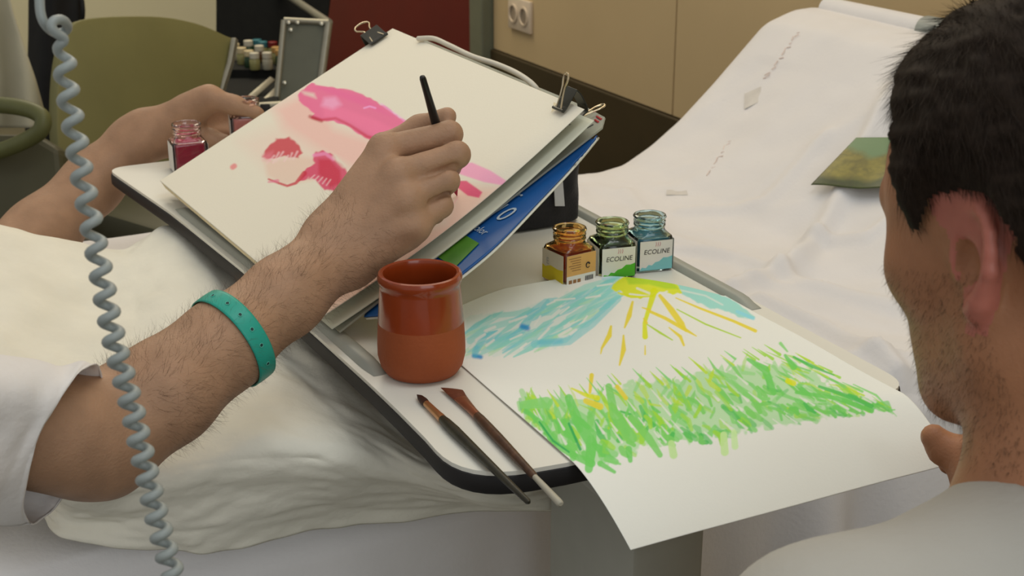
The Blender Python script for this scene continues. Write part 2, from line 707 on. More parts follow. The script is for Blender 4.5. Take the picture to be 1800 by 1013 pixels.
# head rail: white bolster tube across the top with a grey end cap
wc = float(PA(1622, 58, 1.665) @ WX)
g = G()
g.tube([L(1.668, w, .880 + .012) for w in np.linspace(wc, WF - .05, 12)], .021, 18)
rail = g.build('head_rail', m_white, bed)
g = G()
g.tube([L(1.668, w, .892) for w in (wc - .075, wc - .07, wc - .004, wc)], [.016, .024, .024, .0225], 18)
g.build('rail_end_cap', M('cap_grey', lin((150, 155, 150)), .4, .03), rail)

# fitted sheet: far hang, top, near hang
na, nw = 290, 210
aa = np.concatenate([np.linspace(-1.9, .5, 70), np.linspace(.51, 1.72, na - 70)])
far = [(WF + .015, z) for z in np.linspace(.25, ZB - .03, 10)]
top = [(w, None) for w in np.linspace(WF, WN, 90)]
near = [(WN - .012 - .004 * k, None) for k in range(1)]
pts = np.zeros((na, nw, 3))
H = bed_h(aa)
# soften the profile
ker = np.array([1, 2, 3, 2, 1]) / 9
H = np.convolve(np.pad(H, 2, 'edge'), ker, 'valid')
for i, a in enumerate(aa):
    h = H[i]
    row = []
    for k in range(15):                            # far hang
        t = k / 15
        z = .22 + (h - .22 - .012) * t
        row.append((WF + .012 + .006 * math.sin(a * 23), z))
    for k in range(145):                            # top
        t = k / 144
        w = WF + (WN - WF) * t
        e = min(t, 1 - t) * (WF - WN)
        row.append((w, h - .018 * math.exp(-e / .012)))
    for k in range(50):                            # near hang with soft pleats
        t = (k + 1) / 50
        z = h - .018 - (h - .10) * t
        fold = .022 * math.sin(a * 27 + 2.6 * math.sin(a * 6)) + .012 * math.sin(a * 61 + 1.3) * math.sin(a * 5)
        row.append((WN - .010 - t * .05 + fold * min(1, t * 2.2), z))
    for j, (w, z) in enumerate(row):
        pts[i, j] = (a, w, z)
A_, W_ = pts[..., 0], pts[..., 1]
topm = np.zeros((na, nw))
topm[:, 17:158] = 1
wr_ = .009 * vnoise(A_ * 5, W_ * 7, 1) + .017 * (1 - np.abs(vnoise(A_ * 5 + W_ * 6, W_ * 3 - A_ * 2.2, 31))) ** 4 * np.clip((1.25 - A_) / .2, .25, 1) + .004 * vnoise(A_ * 14 + W_ * 5, W_ * 9, 2) + .0022 * vnoise(A_ * 30, W_ * 22 + A_ * 9, 3)
wr_ += .006 * np.maximum(0, vnoise(A_ * 9 - W_ * 4, W_ * 5 + A_ * 2, 21)) ** 1.5
wr_ += .010 * np.maximum(0, vnoise(A_ * 4 + W_ * 6, W_ * 2 - A_ * 5, 9)) ** 2
for _pl, _hh, _sg in [([(1570, 340), (1470, 395), (1370, 470), (1290, 500)], .020, .016), ([(1190, 430), (1300, 440), (1420, 490), (1570, 520)], .014, .018), ([(1340, 520), (1450, 560), (1580, 640)], .016, .015), ([(1200, 360), (1340, 372), (1440, 350)], .010, .014), ([(1420, 420), (1520, 440), (1600, 430)], .012, .012), ([(1100, 330), (1170, 400), (1230, 420)], .008, .016)]:
    _q = [T(x, y, .64) for x, y in _pl]
    _best = np.full(A_.shape, 1e9)
    _tt = np.zeros(A_.shape)
    for _k in range(len(_q) - 1):
        _p0, _p1 = np.array([_q[_k] @ AX, _q[_k] @ WX]), np.array([_q[_k + 1] @ AX, _q[_k + 1] @ WX])
        _d = _p1 - _p0
        _t = np.clip(((A_ - _p0[0]) * _d[0] + (W_ - _p0[1]) * _d[1]) / (_d @ _d), 0, 1)
        _e = np.hypot(A_ - _p0[0] - _t * _d[0], W_ - _p0[1] - _t * _d[1])
        _best = np.minimum(_best, _e)
    wr_ += _hh * np.exp(-(_best / _sg) ** 2) * (1 + .3 * vnoise(A_ * 12, W_ * 12, 5))
edge = np.clip((WF - W_) / .08, 0, 1) * np.clip((A_ + 3) / .1, 0, 1)
pts[..., 2] += wr_ * topm * edge * np.where(A_ > 1.5, .35, 1)
world_pts = pts[..., :1] * AX + pts[..., 1:2] * WX + pts[..., 2:] * ZX
SHEET_PTS = pts
bs = sheet('bed_sheet', world_pts, m_white, None, .0015)
tag(bs, 'white printed bed sheet pulled smooth over the raised backrest and hanging down the side', 'sheet')


def on_bed(px, py, lift=0.001):
    r = ray(px, py)
    t = 0.8
    while t < 5:
        p = CAM + r * t
        a, w = p @ AX, p @ WX
        if WN - .2 < w < WF + .05:
            i = int(np.clip(np.searchsorted(aa, a), 0, na - 1))
            j = int(np.clip(15 + 144 * (w - WF) / (WN - WF), 15, 159))
            if p[2] < SHEET_PTS[i, j, 2] + lift:
                return p
        t += .002
    return CAM + r * 2


m_print = M('faded_red_print', lin((222, 204, 194)), .9, .1)
m_print2 = M('faded_grey_print', lin((208, 203, 195)), .9, .1)
nrm_s = -AX * .62 + ZX * .78
g = G()
for (p0, p1, n) in [((1403, 55), (1345, 138), 13), ((1282, 246), (1240, 312), 10), ((1340, 140), (1345, 130), 2)]:
    for k in range(n):
        t = (k + .5) / n
        x, y = p0[0] + (p1[0] - p0[0]) * t, p0[1] + (p1[1] - p0[1]) * t
        q = on_bed(x, y, .0012)
        q2 = on_bed(x + 5 + 3 * math.sin(k * 2.1), y - 4 + 3 * math.cos(k * 1.7), .0012)
        g.tube([q, (q + q2) / 2 + nrm_s * .0002, q2], .0009, 5)
g.build('printed_lettering', m_print, bs)['kind'] = 'stuff'
g = G()
cs = [on_bed(x, y, .0012) for x, y in [(1309, 165), (1338, 152), (1337, 178), (1308, 192)]]
g.prism(cs, nrm_s * .0003)
g.build('printed_stamp', m_print2, bs)
cs = [on_bed(x, y, .0012) for x, y in [(1172, 334), (1207, 334), (1209, 343), (1171, 343)]]
G().prism(cs, ZX * .0003).build('printed_stamp', m_print2, bs)

# magazine with a green landscape cover
mg = empty('magazine', on_bed(1500, 300))
tag(mg, 'small picture sheet of a misty green and olive landscape lying on the white bed sheet', 'magazine')
q0, q1, q3 = on_bed(1425, 327, .02), on_bed(1505, 242, .012), on_bed(1640, 331, .006)
q2 = q1 + (q3 - q0)
nu, nv = 40, 60
U, V = np.meshgrid(np.linspace(0, 1, nu), np.linspace(0, 1, nv), indexing='ij')
pp = (q0 * (1 - U[..., None]) + q1 * U[..., None]) + (q3 - q0) * V[..., None]
pp = pp + ZX * (.004 * np.sin(V * 9 + 1) * (1 - U) * .6)[..., None]
mm = bpy.data.materials.new('landscape_print')
mm.use_nodes = True
nt = mm.node_tree
b = nt.nodes['Principled BSDF']
vc = nt.nodes.new('ShaderNodeVertexColor')
vc.layer_name = 'paint'
nt.links.new(vc.outputs['Color'], b.inputs['Base Color'])
b.inputs['Roughness'].default_value = .35
o = sheet('cover', pp, mm, mg, .001, flip=True)
n1 = .5 + .5 * vnoise(V * 18, U * 14, 4) * .6 + .25 * vnoise(V * 45, U * 36, 5)
c_sky, c_hill, c_low = np.array(lin((104, 132, 90))), np.array(lin((122, 114, 44))), np.array(lin((58, 68, 20)))
s1 = np.clip((U - .62 + .12 * vnoise(V * 7, V * 0, 6)) / .12, 0, 1)[..., None]
s2 = np.clip((.22 - U + .04 * vnoise(V * 9, V * 0, 8)) / .1, 0, 1)[..., None]
cc = (c_hill * (.55 + .9 * n1[..., None]) * (1 - s1) + c_sky * s1) * (1 - s2) + c_low * s2 * (.6 + .7 * n1[..., None])
cc = np.concatenate([cc.reshape(-1, 3)] * 2)
ca = o.data.color_attributes.new('paint', 'FLOAT_COLOR', 'POINT')
ca.data.foreach_set('color', np.concatenate([cc, np.ones((len(cc), 1))], 1).astype(np.float32).ravel())

# ================================================================== OVERBED TABLE
m_lam = M('laminate_white', lin((228, 226, 214)), .38, .015, 6)
m_edge = M('edge_black', lin((34, 32, 32)), .6, .05)
m_ridge = M('ridge_grey', lin((158, 160, 150)), .45, .03)
m_col = M('column_grey', lin((174, 174, 162)), .5, .03)
TB_W0, TB_A1 = .810, .772
edge_w = np.array([.80, .843, .985, 1.174, 1.343, 1.596, 1.838])
edge_a = np.array([.362, .361, .359, .350, .340, .318, .286])


def tab_a(w):
    return np.interp(w, edge_w, edge_a)


def fillet(pts2, rad, seg=8):
    out = []
    n = len(pts2)
    for i in range(n):
        p = np.array(pts2[i], float)
        r = rad[i]
        if r <= 0:
            out.append(tuple(p))
            continue
        d0 = np.array(pts2[i - 1], float) - p
        d1 = np.array(pts2[(i + 1) % n], float) - p
        l0, l1 = np.linalg.norm(d0), np.linalg.norm(d1)
        d0 /= l0
        d1 /= l1
        r = min(r, l0 * .8, l1 * .8)
        for k in range(seg + 1):
            t = k / seg
            out.append(tuple((p + d0 * r) * (1 - t) ** 2 + p * 2 * t * (1 - t) + (p + d1 * r) * t ** 2))
    return out


ws = np.linspace(.90, 1.78, 16)
raw = [(TB_A1, TB_W0 - .002), (TB_A1, 1.86)] + [(.286, 1.842)] + [(float(tab_a(w)), w) for w in ws[::-1]] + [(.358, TB_W0 + .012), (.44, TB_W0 + .004), (.6, TB_W0)]
rad = [.035, .03, .03] + [0] * len(ws) + [.055, 0, 0]
outline = fillet(raw, rad)
table = empty('overbed_table', L(.55, .86, 0))
tag(table, 'white overbed table with dark edge holding paints and paper', 'table')
g = G()
g.prism([L(a, w, ZT - .004) for a, w in outline], ZX * .004)
g.build('tabletop', m_lam, table, smooth=False)
cen = np.array([.55, 1.3])


def grow(poly, d):
    p = np.array(poly)
    t = np.roll(p, -1, 0) - np.roll(p, 1, 0)
    n = np.stack([t[:, 1], -t[:, 0]], 1)
    n /= np.linalg.norm(n, axis=1)[:, None] + 1e-9
    if ((n * (p - cen)).sum(1)).mean() < 0:
        n = -n
    return p + n * d


rings = [(0.0, -.0035), (.0012, -.004), (.002, -.007), (.002, -.016), (.0, -.019), (-.012, -.020)]
g = G()
n = len(outline)
v, f = [], []
for d, z in rings:
    v += [L(a, w, ZT + z) for a, w in grow(outline, d)]
for k in range(len(rings) - 1):
    f += [(k * n + i, k * n + (i + 1) % n, (k + 1) * n + (i + 1) % n, (k + 1) * n + i) for i in range(n)]
f.append(tuple((len(rings) - 1) * n + i for i in range(n)))
f.append(tuple(range(n)))
g.add(v, f).build('edge_band', m_edge, table)


def ridge(path, hw, h):                 # raised grey lip, rounded and run out at the ends
    path = np.array(path)
    t = np.gradient(path, axis=0)
    t /= np.linalg.norm(t, axis=1)[:, None]
    nn = np.stack([-t[:, 1], t[:, 0]], 1)
    v, f = [], []
    K = 7
    m = len(path)
    for i in range(m):
        s = min(i, m - 1 - i)
        e = min(1, (s + .15) / 2.5)
        for k in range(K):
            u = -1 + 2 * k / (K - 1)
            zz = h * e * (1 - abs(u) ** 4)
            q = path[i] + nn[i] * hw * u * (0.72 + .28 * e)
            v.append(L(q[0], q[1], ZT + .0002 + zz))
    for i in range(m - 1):
        for k in range(K - 1):
            f.append((i * K + k, i * K + k + 1, (i + 1) * K + k + 1, (i + 1) * K + k))
    f.append(tuple(range(K)))
    f.append(tuple((m - 1) * K + k for k in range(K)))
    return G().add(v, f).build('raised_lip', m_ridge, table)


ridge([(tab_a(w) + .0155, w) for w in np.linspace(1.03, 1.61, 60)], .0092, .006)
ridge([(TB_A1 - .012, w) for w in np.linspace(1.02, 1.63, 60)], .0085, .007)
g = G()
g.box(L(.553, .915, .41), (.035, .075, .369), (AX, WX, ZX)).build('column', m_col, table, bevel=.004)
G().box(L(.553, .915, .755), (.06, .09, .022), (AX, WX, ZX)).build('mounting_bracket', m_col, table, bevel=.006)
G().box(L(.553, 1.28, .085), (.04, .44, .02), (AX, WX, ZX)).build('base_bar', m_col, table, bevel=.008)
for w in (.87, 1.70):
    G().box(L(.553, w, .085), (.2, .03, .02), (AX, WX, ZX)).build('foot', m_col, table, bevel=.008)
    for a in (.38, .72):
        G().lathe([(.001, -.012), (.03, -.012), (.033, -.008), (.033, .008), (.03, .012), (.001, .012)], L(a, w, .033), 20, (WX, ZX, AX)).build('caster', m_edge, table)


# ================================================================== THINGS ON THE TABLE
# ---- painted colour fields, worked out in the photograph's pixel frame and carried by the paper
class Canvas:
    def __init__(s, x0, y0, x1, y1, sc):
        s.o, s.sc = (x0, y0), sc
        s.w, s.h = int((x1 - x0) * sc), int((y1 - y0) * sc)
        s.c = np.ones((s.h, s.w, 3))

    def _win(s, pts, m):
        p = (np.array(pts, float) - s.o) * s.sc
        i0 = np.maximum(np.floor(p.min(0) - m * s.sc), 0).astype(int)
        i1 = np.minimum(np.ceil(p.max(0) + m * s.sc) + 1, (s.w, s.h)).astype(int)
        if (i1 <= i0).any():
            return None
        X, Y = np.meshgrid(np.arange(i0[0], i1[0]), np.arange(i0[1], i1[1]))
        return p, i0, i1, X, Y

    def _lay(s, i0, i1, al, col, mult):
        a = al[..., None]
        t = s.c[i0[1]:i1[1], i0[0]:i1[0]]
        new = t * col if mult else np.asarray(col)
        s.c[i0[1]:i1[1], i0[0]:i1[0]] = t * (1 - a) + new * a

    def stroke(s, pts, wid, col, al=1.0, soft=1.2, mult=False, dry=0.0, seed=0):
        q = s._win(pts, max(np.atleast_1d(wid)) + soft + 2)
        if q is None:
            return
        p, i0, i1, X, Y = q
        wid = np.broadcast_to(np.asarray(wid, float), (len(p),)) * s.sc * .5
        best = np.full(X.shape, -1e9)
        for k in range(len(p) - 1):
            a, b = p[k], p[k + 1]
            ab = b - a
            t = np.clip(((X - a[0]) * ab[0] + (Y - a[1]) * ab[1]) / (ab @ ab + 1e-9), 0, 1)
            d = np.hypot(X - a[0] - t * ab[0], Y - a[1] - t * ab[1])
            best = np.maximum(best, wid[k] + (wid[k + 1] - wid[k]) * t - d)
        m = np.clip(best / (soft * s.sc) + .5, 0, 1)
        if dry:
            m = m * np.clip(1 - dry + dry * 2 * (vnoise(X * .12, Y * .3, seed) > -.2), 0, 1)
        s._lay(i0, i1, m * al, col, mult)

    def poly(s, pts, col, al=1.0, soft=1.5, mult=False, rough=0.0, seed=0):
        q = s._win(pts, soft * 2 + 4)
        if q is None:
            return
        p, i0, i1, X, Y = q
        xx, yy = X.astype(float), Y.astype(float)
        if rough:
            xx = xx + rough * s.sc * vnoise(X * .07, Y * .07, seed)
            yy = yy + rough * s.sc * vnoise(X * .07, Y * .07, seed + 5)
        ins = np.zeros(X.shape, bool)
        dmin = np.full(X.shape, 1e9)
        n = len(p)
        for k in range(n):
            a, b = p[k], p[(k + 1) % n]
            cnd = ((a[1] > yy) != (b[1] > yy)) & (xx < (b[0] - a[0]) * (yy - a[1]) / (b[1] - a[1] + 1e-9) + a[0])
            ins ^= cnd
            ab = b - a
            t = np.clip(((xx - a[0]) * ab[0] + (yy - a[1]) * ab[1]) / (ab @ ab + 1e-9), 0, 1)
            dmin = np.minimum(dmin, np.hypot(xx - a[0] - t * ab[0], yy - a[1] - t * ab[1]))
        sd = np.where(ins, dmin, -dmin)
        m = np.clip(sd / (soft * s.sc) + .5, 0, 1)
        s._lay(i0, i1, m * al, col, mult)

    def sample(s, px, py):
        x = np.clip((px - s.o[0]) * s.sc, 0, s.w - 1.01)
        y = np.clip((py - s.o[1]) * s.sc, 0, s.h - 1.01)
        xi, yi = x.astype(int), y.astype(int)
        fx, fy = (x - xi)[..., None], (y - yi)[..., None]
        c = s.c
        return (c[yi, xi] * (1 - fx) + c[yi, xi + 1] * fx) * (1 - fy) + (c[yi + 1, xi] * (1 - fx) + c[yi + 1, xi + 1] * fx) * fy


def pig(rgb, paper):                    # pigment relative to the bare paper
    return np.array(lin(rgb)) / np.array(lin(paper))


def paint_mesh(o, cols):
    ca = o.data.color_attributes.new('paint', 'FLOAT_COLOR', 'POINT')
    c = np.clip(cols.reshape(-1, 3), 0, 1)
    n = len(o.data.vertices)
    c = np.concatenate([c, np.ones((len(c), 1))], 1)
    if len(c) < n:
        base = np.tile(np.array([[.80, .78, .72, 1]]), (n - len(c), 1))
        c = np.concatenate([c, base])
    ca.data.foreach_set('color', c.astype(np.float32).ravel())


# ---- the grass and sun painting
PW2 = (214, 207, 184)
cv = Canvas(790, 455, 1680, 960, 2.0)
rg = np.random.default_rng(3)
teal, sky, deep, mint = pig((132, 192, 168), PW2), pig((114, 184, 174), PW2), pig((24, 124, 168), PW2), pig((166, 200, 150), PW2)
# sky left of the sun: broad overlapping washes that leave slits of paper
cv.poly([(818, 560), (860, 548), (915, 545), (985, 520), (1040, 497), (1075, 488), (1110, 490), (1078, 525), (1062, 552), (1020, 590), (985, 610), (930, 616), (880, 624), (838, 628), (818, 632)], teal, .16, 3, rough=4)
for k in range(96):
    x = rg.uniform(826, 1085)
    y_a = np.interp(x, [820, 915, 985, 1040, 1090], [562, 546, 522, 498, 488])
    y_b = np.interp(x, [820, 880, 930, 985, 1020, 1062, 1090], [628, 622, 615, 606, 586, 548, 522])
    yc = y_a + (y_b - y_a) * rg.uniform(.04, .94)
    ln = rg.uniform(26, 62)
    sl = rg.uniform(-.72, -.42)
    c = [teal, sky, mint, teal, sky][rg.integers(0, 5)]
    cv.stroke([(x - ln * .5, yc - ln * .5 * sl), (x, yc + rg.normal(0, 2)), (x + ln * .5, yc + ln * .5 * sl)], [2.5, rg.uniform(6, 10), 1.5], c, rg.uniform(.45, .85), 1.5)
for st in [([(826, 600), (850, 580), (900, 565)], 12), ([(835, 620), (852, 590)], 13), ([(860, 610), (930, 595), (985, 575)], 12), ([(940, 605), (1000, 600), (1040, 570), (1085, 525)], 15), ([(918, 580), (935, 550), (960, 532)], 15),
           ([(965, 540), (1030, 505), (1085, 490)], 12), ([(1000, 560), (1050, 530), (1085, 520)], 12), ([(870, 555), (905, 552), (930, 545)], 10)]:
    cv.stroke(st[0], st[1] - 1, sky if st[1] > 12 else teal, .6, 1.8)
for a, b, wdt in [((837, 598), (852, 588), 5), ((853, 582), (870, 575), 5), ((855, 608), (868, 598), 4), ((896, 566), (925, 556), 4), ((940, 572), (950, 556), 3), ((983, 590), (1003, 578), 5), ((1025, 566), (1032, 556), 3),
                  ((975, 528), (1010, 525), 3), ((962, 536), (975, 530), 3), ((1030, 524), (1055, 520), 3), ((897, 597), (917, 588), 3), ((1003, 588), (1013, 580), 4), ((850, 553), (870, 546), 3), ((1050, 503), (1075, 499), 3),
                  ((915, 612), (925, 604), 3), ((826, 612), (834, 606), 4), ((947, 596), (965, 578), 4), ((985, 552), (1000, 540), 3)]:
    cv.stroke([a, b], wdt, (1, 1, 1), .85, 2)
cv.stroke([(833, 626), (845, 628)], 7, deep, .9, 4)
cv.stroke([(918, 574), (927, 577)], 9, deep, .85, 5)
cv.stroke([(838, 612), (835, 624)], 10, pig((90, 172, 176), PW2), .5, 5)
cv.stroke([(950, 603), (985, 600)], 9, pig((92, 172, 176), PW2), .6, 6)
# sky right of the sun
cv.poly([(1108, 484), (1150, 479), (1185, 487), (1215, 496), (1255, 512), (1300, 535), (1326, 557), (1325, 562), (1300, 557), (1280, 548), (1250, 542), (1225, 530), (1198, 518), (1190, 505)], teal, .85, 2.5, rough=2)
cv.stroke([(1195, 510), (1240, 520), (1270, 536)], 3, (1, 1, 1), .6, 2)
cv.stroke([(1296, 548), (1324, 560)], 6, pig((130, 192, 190), PW2), .8, 2)
cv.stroke([(1060, 490), (1110, 482), (1160, 481)], 5, pig((165, 195, 195), PW2), .7, 3)
# sun
ygr, yel, ygd = pig((165, 192, 40), PW2), pig((203, 202, 10), PW2), pig((214, 190, 45), PW2)
cv.poly([(1073, 507), (1080, 495), (1102, 486), (1140, 483), (1175, 492), (1192, 503), (1197, 515), (1185, 519), (1160, 514), (1150, 522), (1118, 524), (1095, 520), (1088, 512)], yel, .95, 2, rough=3)
cv.poly([(1100, 488), (1140, 484), (1180, 493), (1193, 508), (1170, 508), (1140, 500), (1105, 500)], ygr, .85, 4)
cv.stroke([(1107, 517), (1140, 521), (1150, 515)], 3, (1, 1, 1), .9, 1.6)
cv.stroke([(1120, 507), (1142, 516)], 4, (1, 1, 1), .8, 2)
cv.stroke([(1165, 517), (1172, 513)], 4, (1, 1, 1), .8, 2)
cv.stroke([(1133, 488), (1139, 488)], 2, (1, 1, 1), .6, 1.5)
cv.stroke([(1087, 515), (1110, 523), (1143, 521)], 3, yel, .9, 1.5)
for pts_, w_, c_ in [([(1150, 512), (1140, 545), (1133, 568), (1134, 592)], [12, 8, 7, 10], yel),
                     ([(1160, 520), (1180, 545), (1198, 570), (1206, 582)], [6, 11, 11, 4], ygd),
                     ([(1143, 548), (1170, 560), (1200, 577), (1224, 591)], [5, 6, 7, 2], ygd), ([(1112, 531), (1106, 555), (1098, 576)], [4, 9, 3], ygd), ([(1074, 574), (1071, 590), (1058, 612), (1056, 622)], [4, 9, 4, 2], ygd),
                     ([(1096, 590), (1096, 615), (1089, 642)], [3, 9, 3], ygd), ([(1188, 524), (1230, 542), (1290, 565), (1328, 582)], [2, 4, 5, 6], ygd),
                     ([(1190, 544), (1240, 570), (1302, 594)], [2, 3, 2], ygr), ([(1137, 570), (1160, 585), (1182, 598)], [2, 4, 2], ygr), ([(1176, 576), (1196, 592), (1202, 607)], [2, 6, 4], ygd),
                     ([(1134, 608), (1134, 623)], [2, 3], ygd), ([(1040, 660), (1037, 690)], [8, 5], ygd), ([(1129, 541), (1142, 545)], [2, 4], ygd), ([(1131, 560), (1137, 568)], [2, 4], ygd)]:
    cv.stroke(pts_, w_, c_, .95, 1.6)
# grass
gr = [pig((118, 188, 84), PW2), pig((104, 186, 78), PW2), pig((126, 192, 96), PW2), pig((150, 196, 52), PW2), pig((78, 172, 74), PW2), pig((176, 200, 50), PW2)]
gt = np.array([(915, 706), (960, 692), (1020, 672), (1075, 655), (1120, 652), (1180, 648), (1240, 630), (1300, 612), (1380, 606), (1440, 640), (1500, 672), (1572, 716)], float)
gb = np.array([(925, 720), (960, 780), (1020, 822), (1080, 822), (1140, 800), (1200, 790), (1280, 788), (1330, 768), (1400, 752), (1480, 738), (1532, 726), (1575, 722)], float)


def gline(pts_, x):
    return np.interp(x, pts_[:, 0], pts_[:, 1])


cv.poly([(920, 708), (960, 705), (1040, 700), (1110, 672), (1180, 670), (1260, 650), (1330, 640), (1400, 640), (1480, 690), (1520, 712), (1440, 735), (1370, 748), (1300, 760), (1200, 775), (1130, 785), (1070, 815), (1030, 812), (985, 785), (950, 745)], gr[2], .55, 5, rough=9)
for k in range(400):
    x = rg.uniform(918, 1560)
    t = rg.uniform(0, 1) ** .8
    s = (x - 918) / 640
    yt, yb = gline(gt, x), gline(gb, x)
    y = yt + (yb - yt) * (.12 + .78 * t)
    dx, dy = (.45 + .55 * s, .95 - .5 * s)
    if rg.random() < .25 * (1 - s):
        dx *= -.5
    j = rg.normal(0, .16)
    dx, dy = dx - j * dy, dy + j * dx
    ln = rg.uniform(22, 50) * (1 - .15 * t)
    if t > .72:
        ln *= .7
    c = gr[rg.choice([3, 5, 2, 0])] if t < .40 else gr[rg.choice([0, 1, 2, 4, 1, 0, 3])]
    wd = rg.uniform(5, 15) * (.75 + .45 * t) * (1.05 - .5 * s)
    x0, y0, x1, y1 = x - dx * ln * .55, y - dy * ln * .55, x + dx * ln * .45, y + dy * ln * .45
    bw = rg.normal(0, 3)
    tip = .15 if t < .5 else .7
    cv.stroke([(x0, y0), ((x0 + x1) / 2 + bw, (y0 + y1) / 2 - bw), (x1, y1)], [wd * tip, wd, wd * .75], c, rg.uniform(.5, .95), 1.7)
for k in range(60):                     # slits of bare paper
    x = rg.uniform(940, 1540)
    s = (x - 918) / 640
    yt, yb = gline(gt, x), gline(gb, x)
    y = yt + (yb - yt) * rg.uniform(.25, .9)
    dx, dy = (.45 + .55 * s, .95 - .5 * s)
    ln = rg.uniform(5, 15)
    cv.stroke([(x - dx * ln, y - dy * ln), (x + dx * ln, y + dy * ln)], [1.5, rg.uniform(3, 6)], (1, 1, 1), .8, 2)
for k in range(34):                     # loose tips along the top
    x = rg.uniform(960, 1500)
    s = (x - 918) / 640
    y = gline(gt, x) + rg.uniform(2, 16)
    dx, dy = (.5 + .5 * s, .85 - .45 * s)
    ln = rg.uniform(18, 34)
    cv.stroke([(x - dx * ln * .5, y - dy * ln * .5), (x + dx * ln * .6, y + dy * ln * .6)], [1, rg.uniform(3, 6)], gr[rg.choice([3, 5, 2])], .9, 1.2)
for pts_, w_, c_ in [([(925, 722), (955, 748), (975, 780), (1010, 802), (1040, 815)], [6, 12, 12, 12, 14], gr[1]), ([(948, 742), (972, 775), (1000, 795)], [3, 4, 3], pig((40, 150, 70), PW2)), ([(1000, 745), (1020, 790)], [4, 5], pig((40, 150, 70), PW2)), ([(920, 712), (960, 708)], [14, 20], gr[2]),
                     ([(1000, 700), (1015, 740), (1040, 780), (1035, 825)], [14, 18, 20, 14], gr[1]), ([(1070, 680), (1080, 730), (1110, 770)], [12, 16, 20], gr[0]), ([(1110, 735), (1140, 770), (1160, 800)], [12, 14, 10], gr[0]), ([(1055, 815), (1080, 830)], [10, 6], gr[1]), ([(1065, 808), (1090, 816)], [8, 4], gr[2]),
                     ([(1105, 790), (1108, 810)], [12, 8], gr[1]), ([(1180, 780), (1184, 800)], [12, 14], pig((178, 205, 125), PW2)), ([(1272, 765), (1274, 795)], [12, 14], pig((186, 210, 130), PW2)), ([(1290, 760), (1292, 785)], [10, 12], pig((190, 212, 140), PW2)),
                     ([(1400, 690), (1470, 700), (1532, 722)], [6, 8, 9], gr[1]), ([(1440, 680), (1500, 700), (1532, 714)], [5, 8, 8], gr[4]), ([(1395, 628), (1430, 645), (1466, 660)], [4, 6, 2], gr[4]), ([(1372, 604), (1384, 618)], [6, 3], gr[2]), ([(1315, 632), (1345, 650), (1360, 690)], [6, 14, 10], gr[1]), ([(1380, 625), (1395, 645)], [5, 12], gr[1]),
                     ([(1500, 676), (1540, 695), (1576, 732)], [2, 4, 1], gr[2]), ([(1030, 705), (1055, 715)], [10, 12], ygd), ([(1085, 680), (1100, 700)], [8, 8], ygd), ([(1385, 670), (1395, 674)], [10, 10], yel), ([(1005, 683), (1030, 695), (1050, 700)], [3, 7, 10], yel)]:
    cv.stroke(pts_, w_, c_, .88, 1.6)

# paper surface in the table frame, its near end drooping past the table edge
PA0, PA1, PW0, PW1 = .443, .752, .722, 1.167
nu, nv = 400, 560
aU = np.linspace(PA0, PA1, nu)
wV = np.linspace(PW0, PW1, nv)
AA, WW = np.meshgrid(aU, wV, indexing='ij')
over = np.maximum(TB_W0 + .01 - WW, 0)
ZZ = ZT + .0012 - (over ** 1.55) * (1.05 + .25 * (AA - PA0) / .3)
bul = np.clip((WW - 1.09) / .09, 0, 1) ** 2
ZZ += bul * .006 * np.clip(np.sin((AA - PA0) / (PA1 - PA0) * math.pi), 0, 1)
ZZ += .0008 * (vnoise(AA * 12, WW * 9, 3) + 1)
cornr = .040                            # the far right corner is rounded by the curl
WW2 = WW - .0 + over * .0
far_cut = 1.167 - .105 * np.clip((AA - .60) / .15, 0, 1) ** 3 - .05 * np.clip((.56 - AA) / .117, 0, 1) ** 1.3
WW2 = PW0 + (WW - PW0) * (far_cut - PW0) / (PW1 - PW0)
near_shift = .0 + .012 * np.clip((AA - PA0) / .3, 0, 1)
WW2 = WW2 + near_shift * np.clip((.82 - WW2) / .1, 0, 1)
pp = AA[..., None] * AX + WW2[..., None] * WX + ZZ[..., None] * ZX
fx, fy = proj(pp)
cols = cv.sample(fx, fy) * np.array([.86, .87, .80])
m_paint = MV('painted_paper')
pa_o = sheet('painting', pp, m_paint, None, .0005)
tag(pa_o, 'watercolour of a yellow sun and blue sky over green grass on white paper', 'painting')
paint_mesh(pa_o, cols)

# ---- terracotta cup
m_terra = M('terracotta', lin((150, 74, 36)), .7, .10, 25, bump=.2, bscale=350)
m_glaze = M('terracotta_glazed', lin((138, 54, 20)), .22, .12, 30, coat=.4)
cb = T(742, 653)
d_cup = (cb - CAM) @ FW
R1 = 146 / 2 / F_PX * (d_cup - .005)
cup = empty('terracotta_cup', cb)
tag(cup, 'terracotta clay pot with glazed upper half standing beside two paintbrushes', 'cup')
hc = .0925
s_ = R1 / .0365
low = [(.0, .0), (.026, .0), (.032, .002), (.0362, .008), (.0385, .017), (.0385, .026), (.0380, .036), (.0374, .0455)]
upp = [(.0374, .0455), (.0366, .056), (.0358, .066), (.0350, .0745), (.0348, .0775), (.0358, .0790), (.0366, .0815), (.0366, .0845), (.0356, .0868), (.0338, .0875), (.0318, .0866), (.0310, .084),
       (.0305, .078), (.0318, .065), (.0335, .045), (.034, .02), (.030, .008), (.0, .006)]
fz = hc / .0875
G().lathe([(r * s_, z * fz) for r, z in low], cb + ZX * .0003, 72).build('body', m_terra, cup)
G().lathe([(r * s_, z * fz) for r, z in upp], cb + ZX * .0003, 72).build('glazed_rim', m_glaze, cup)


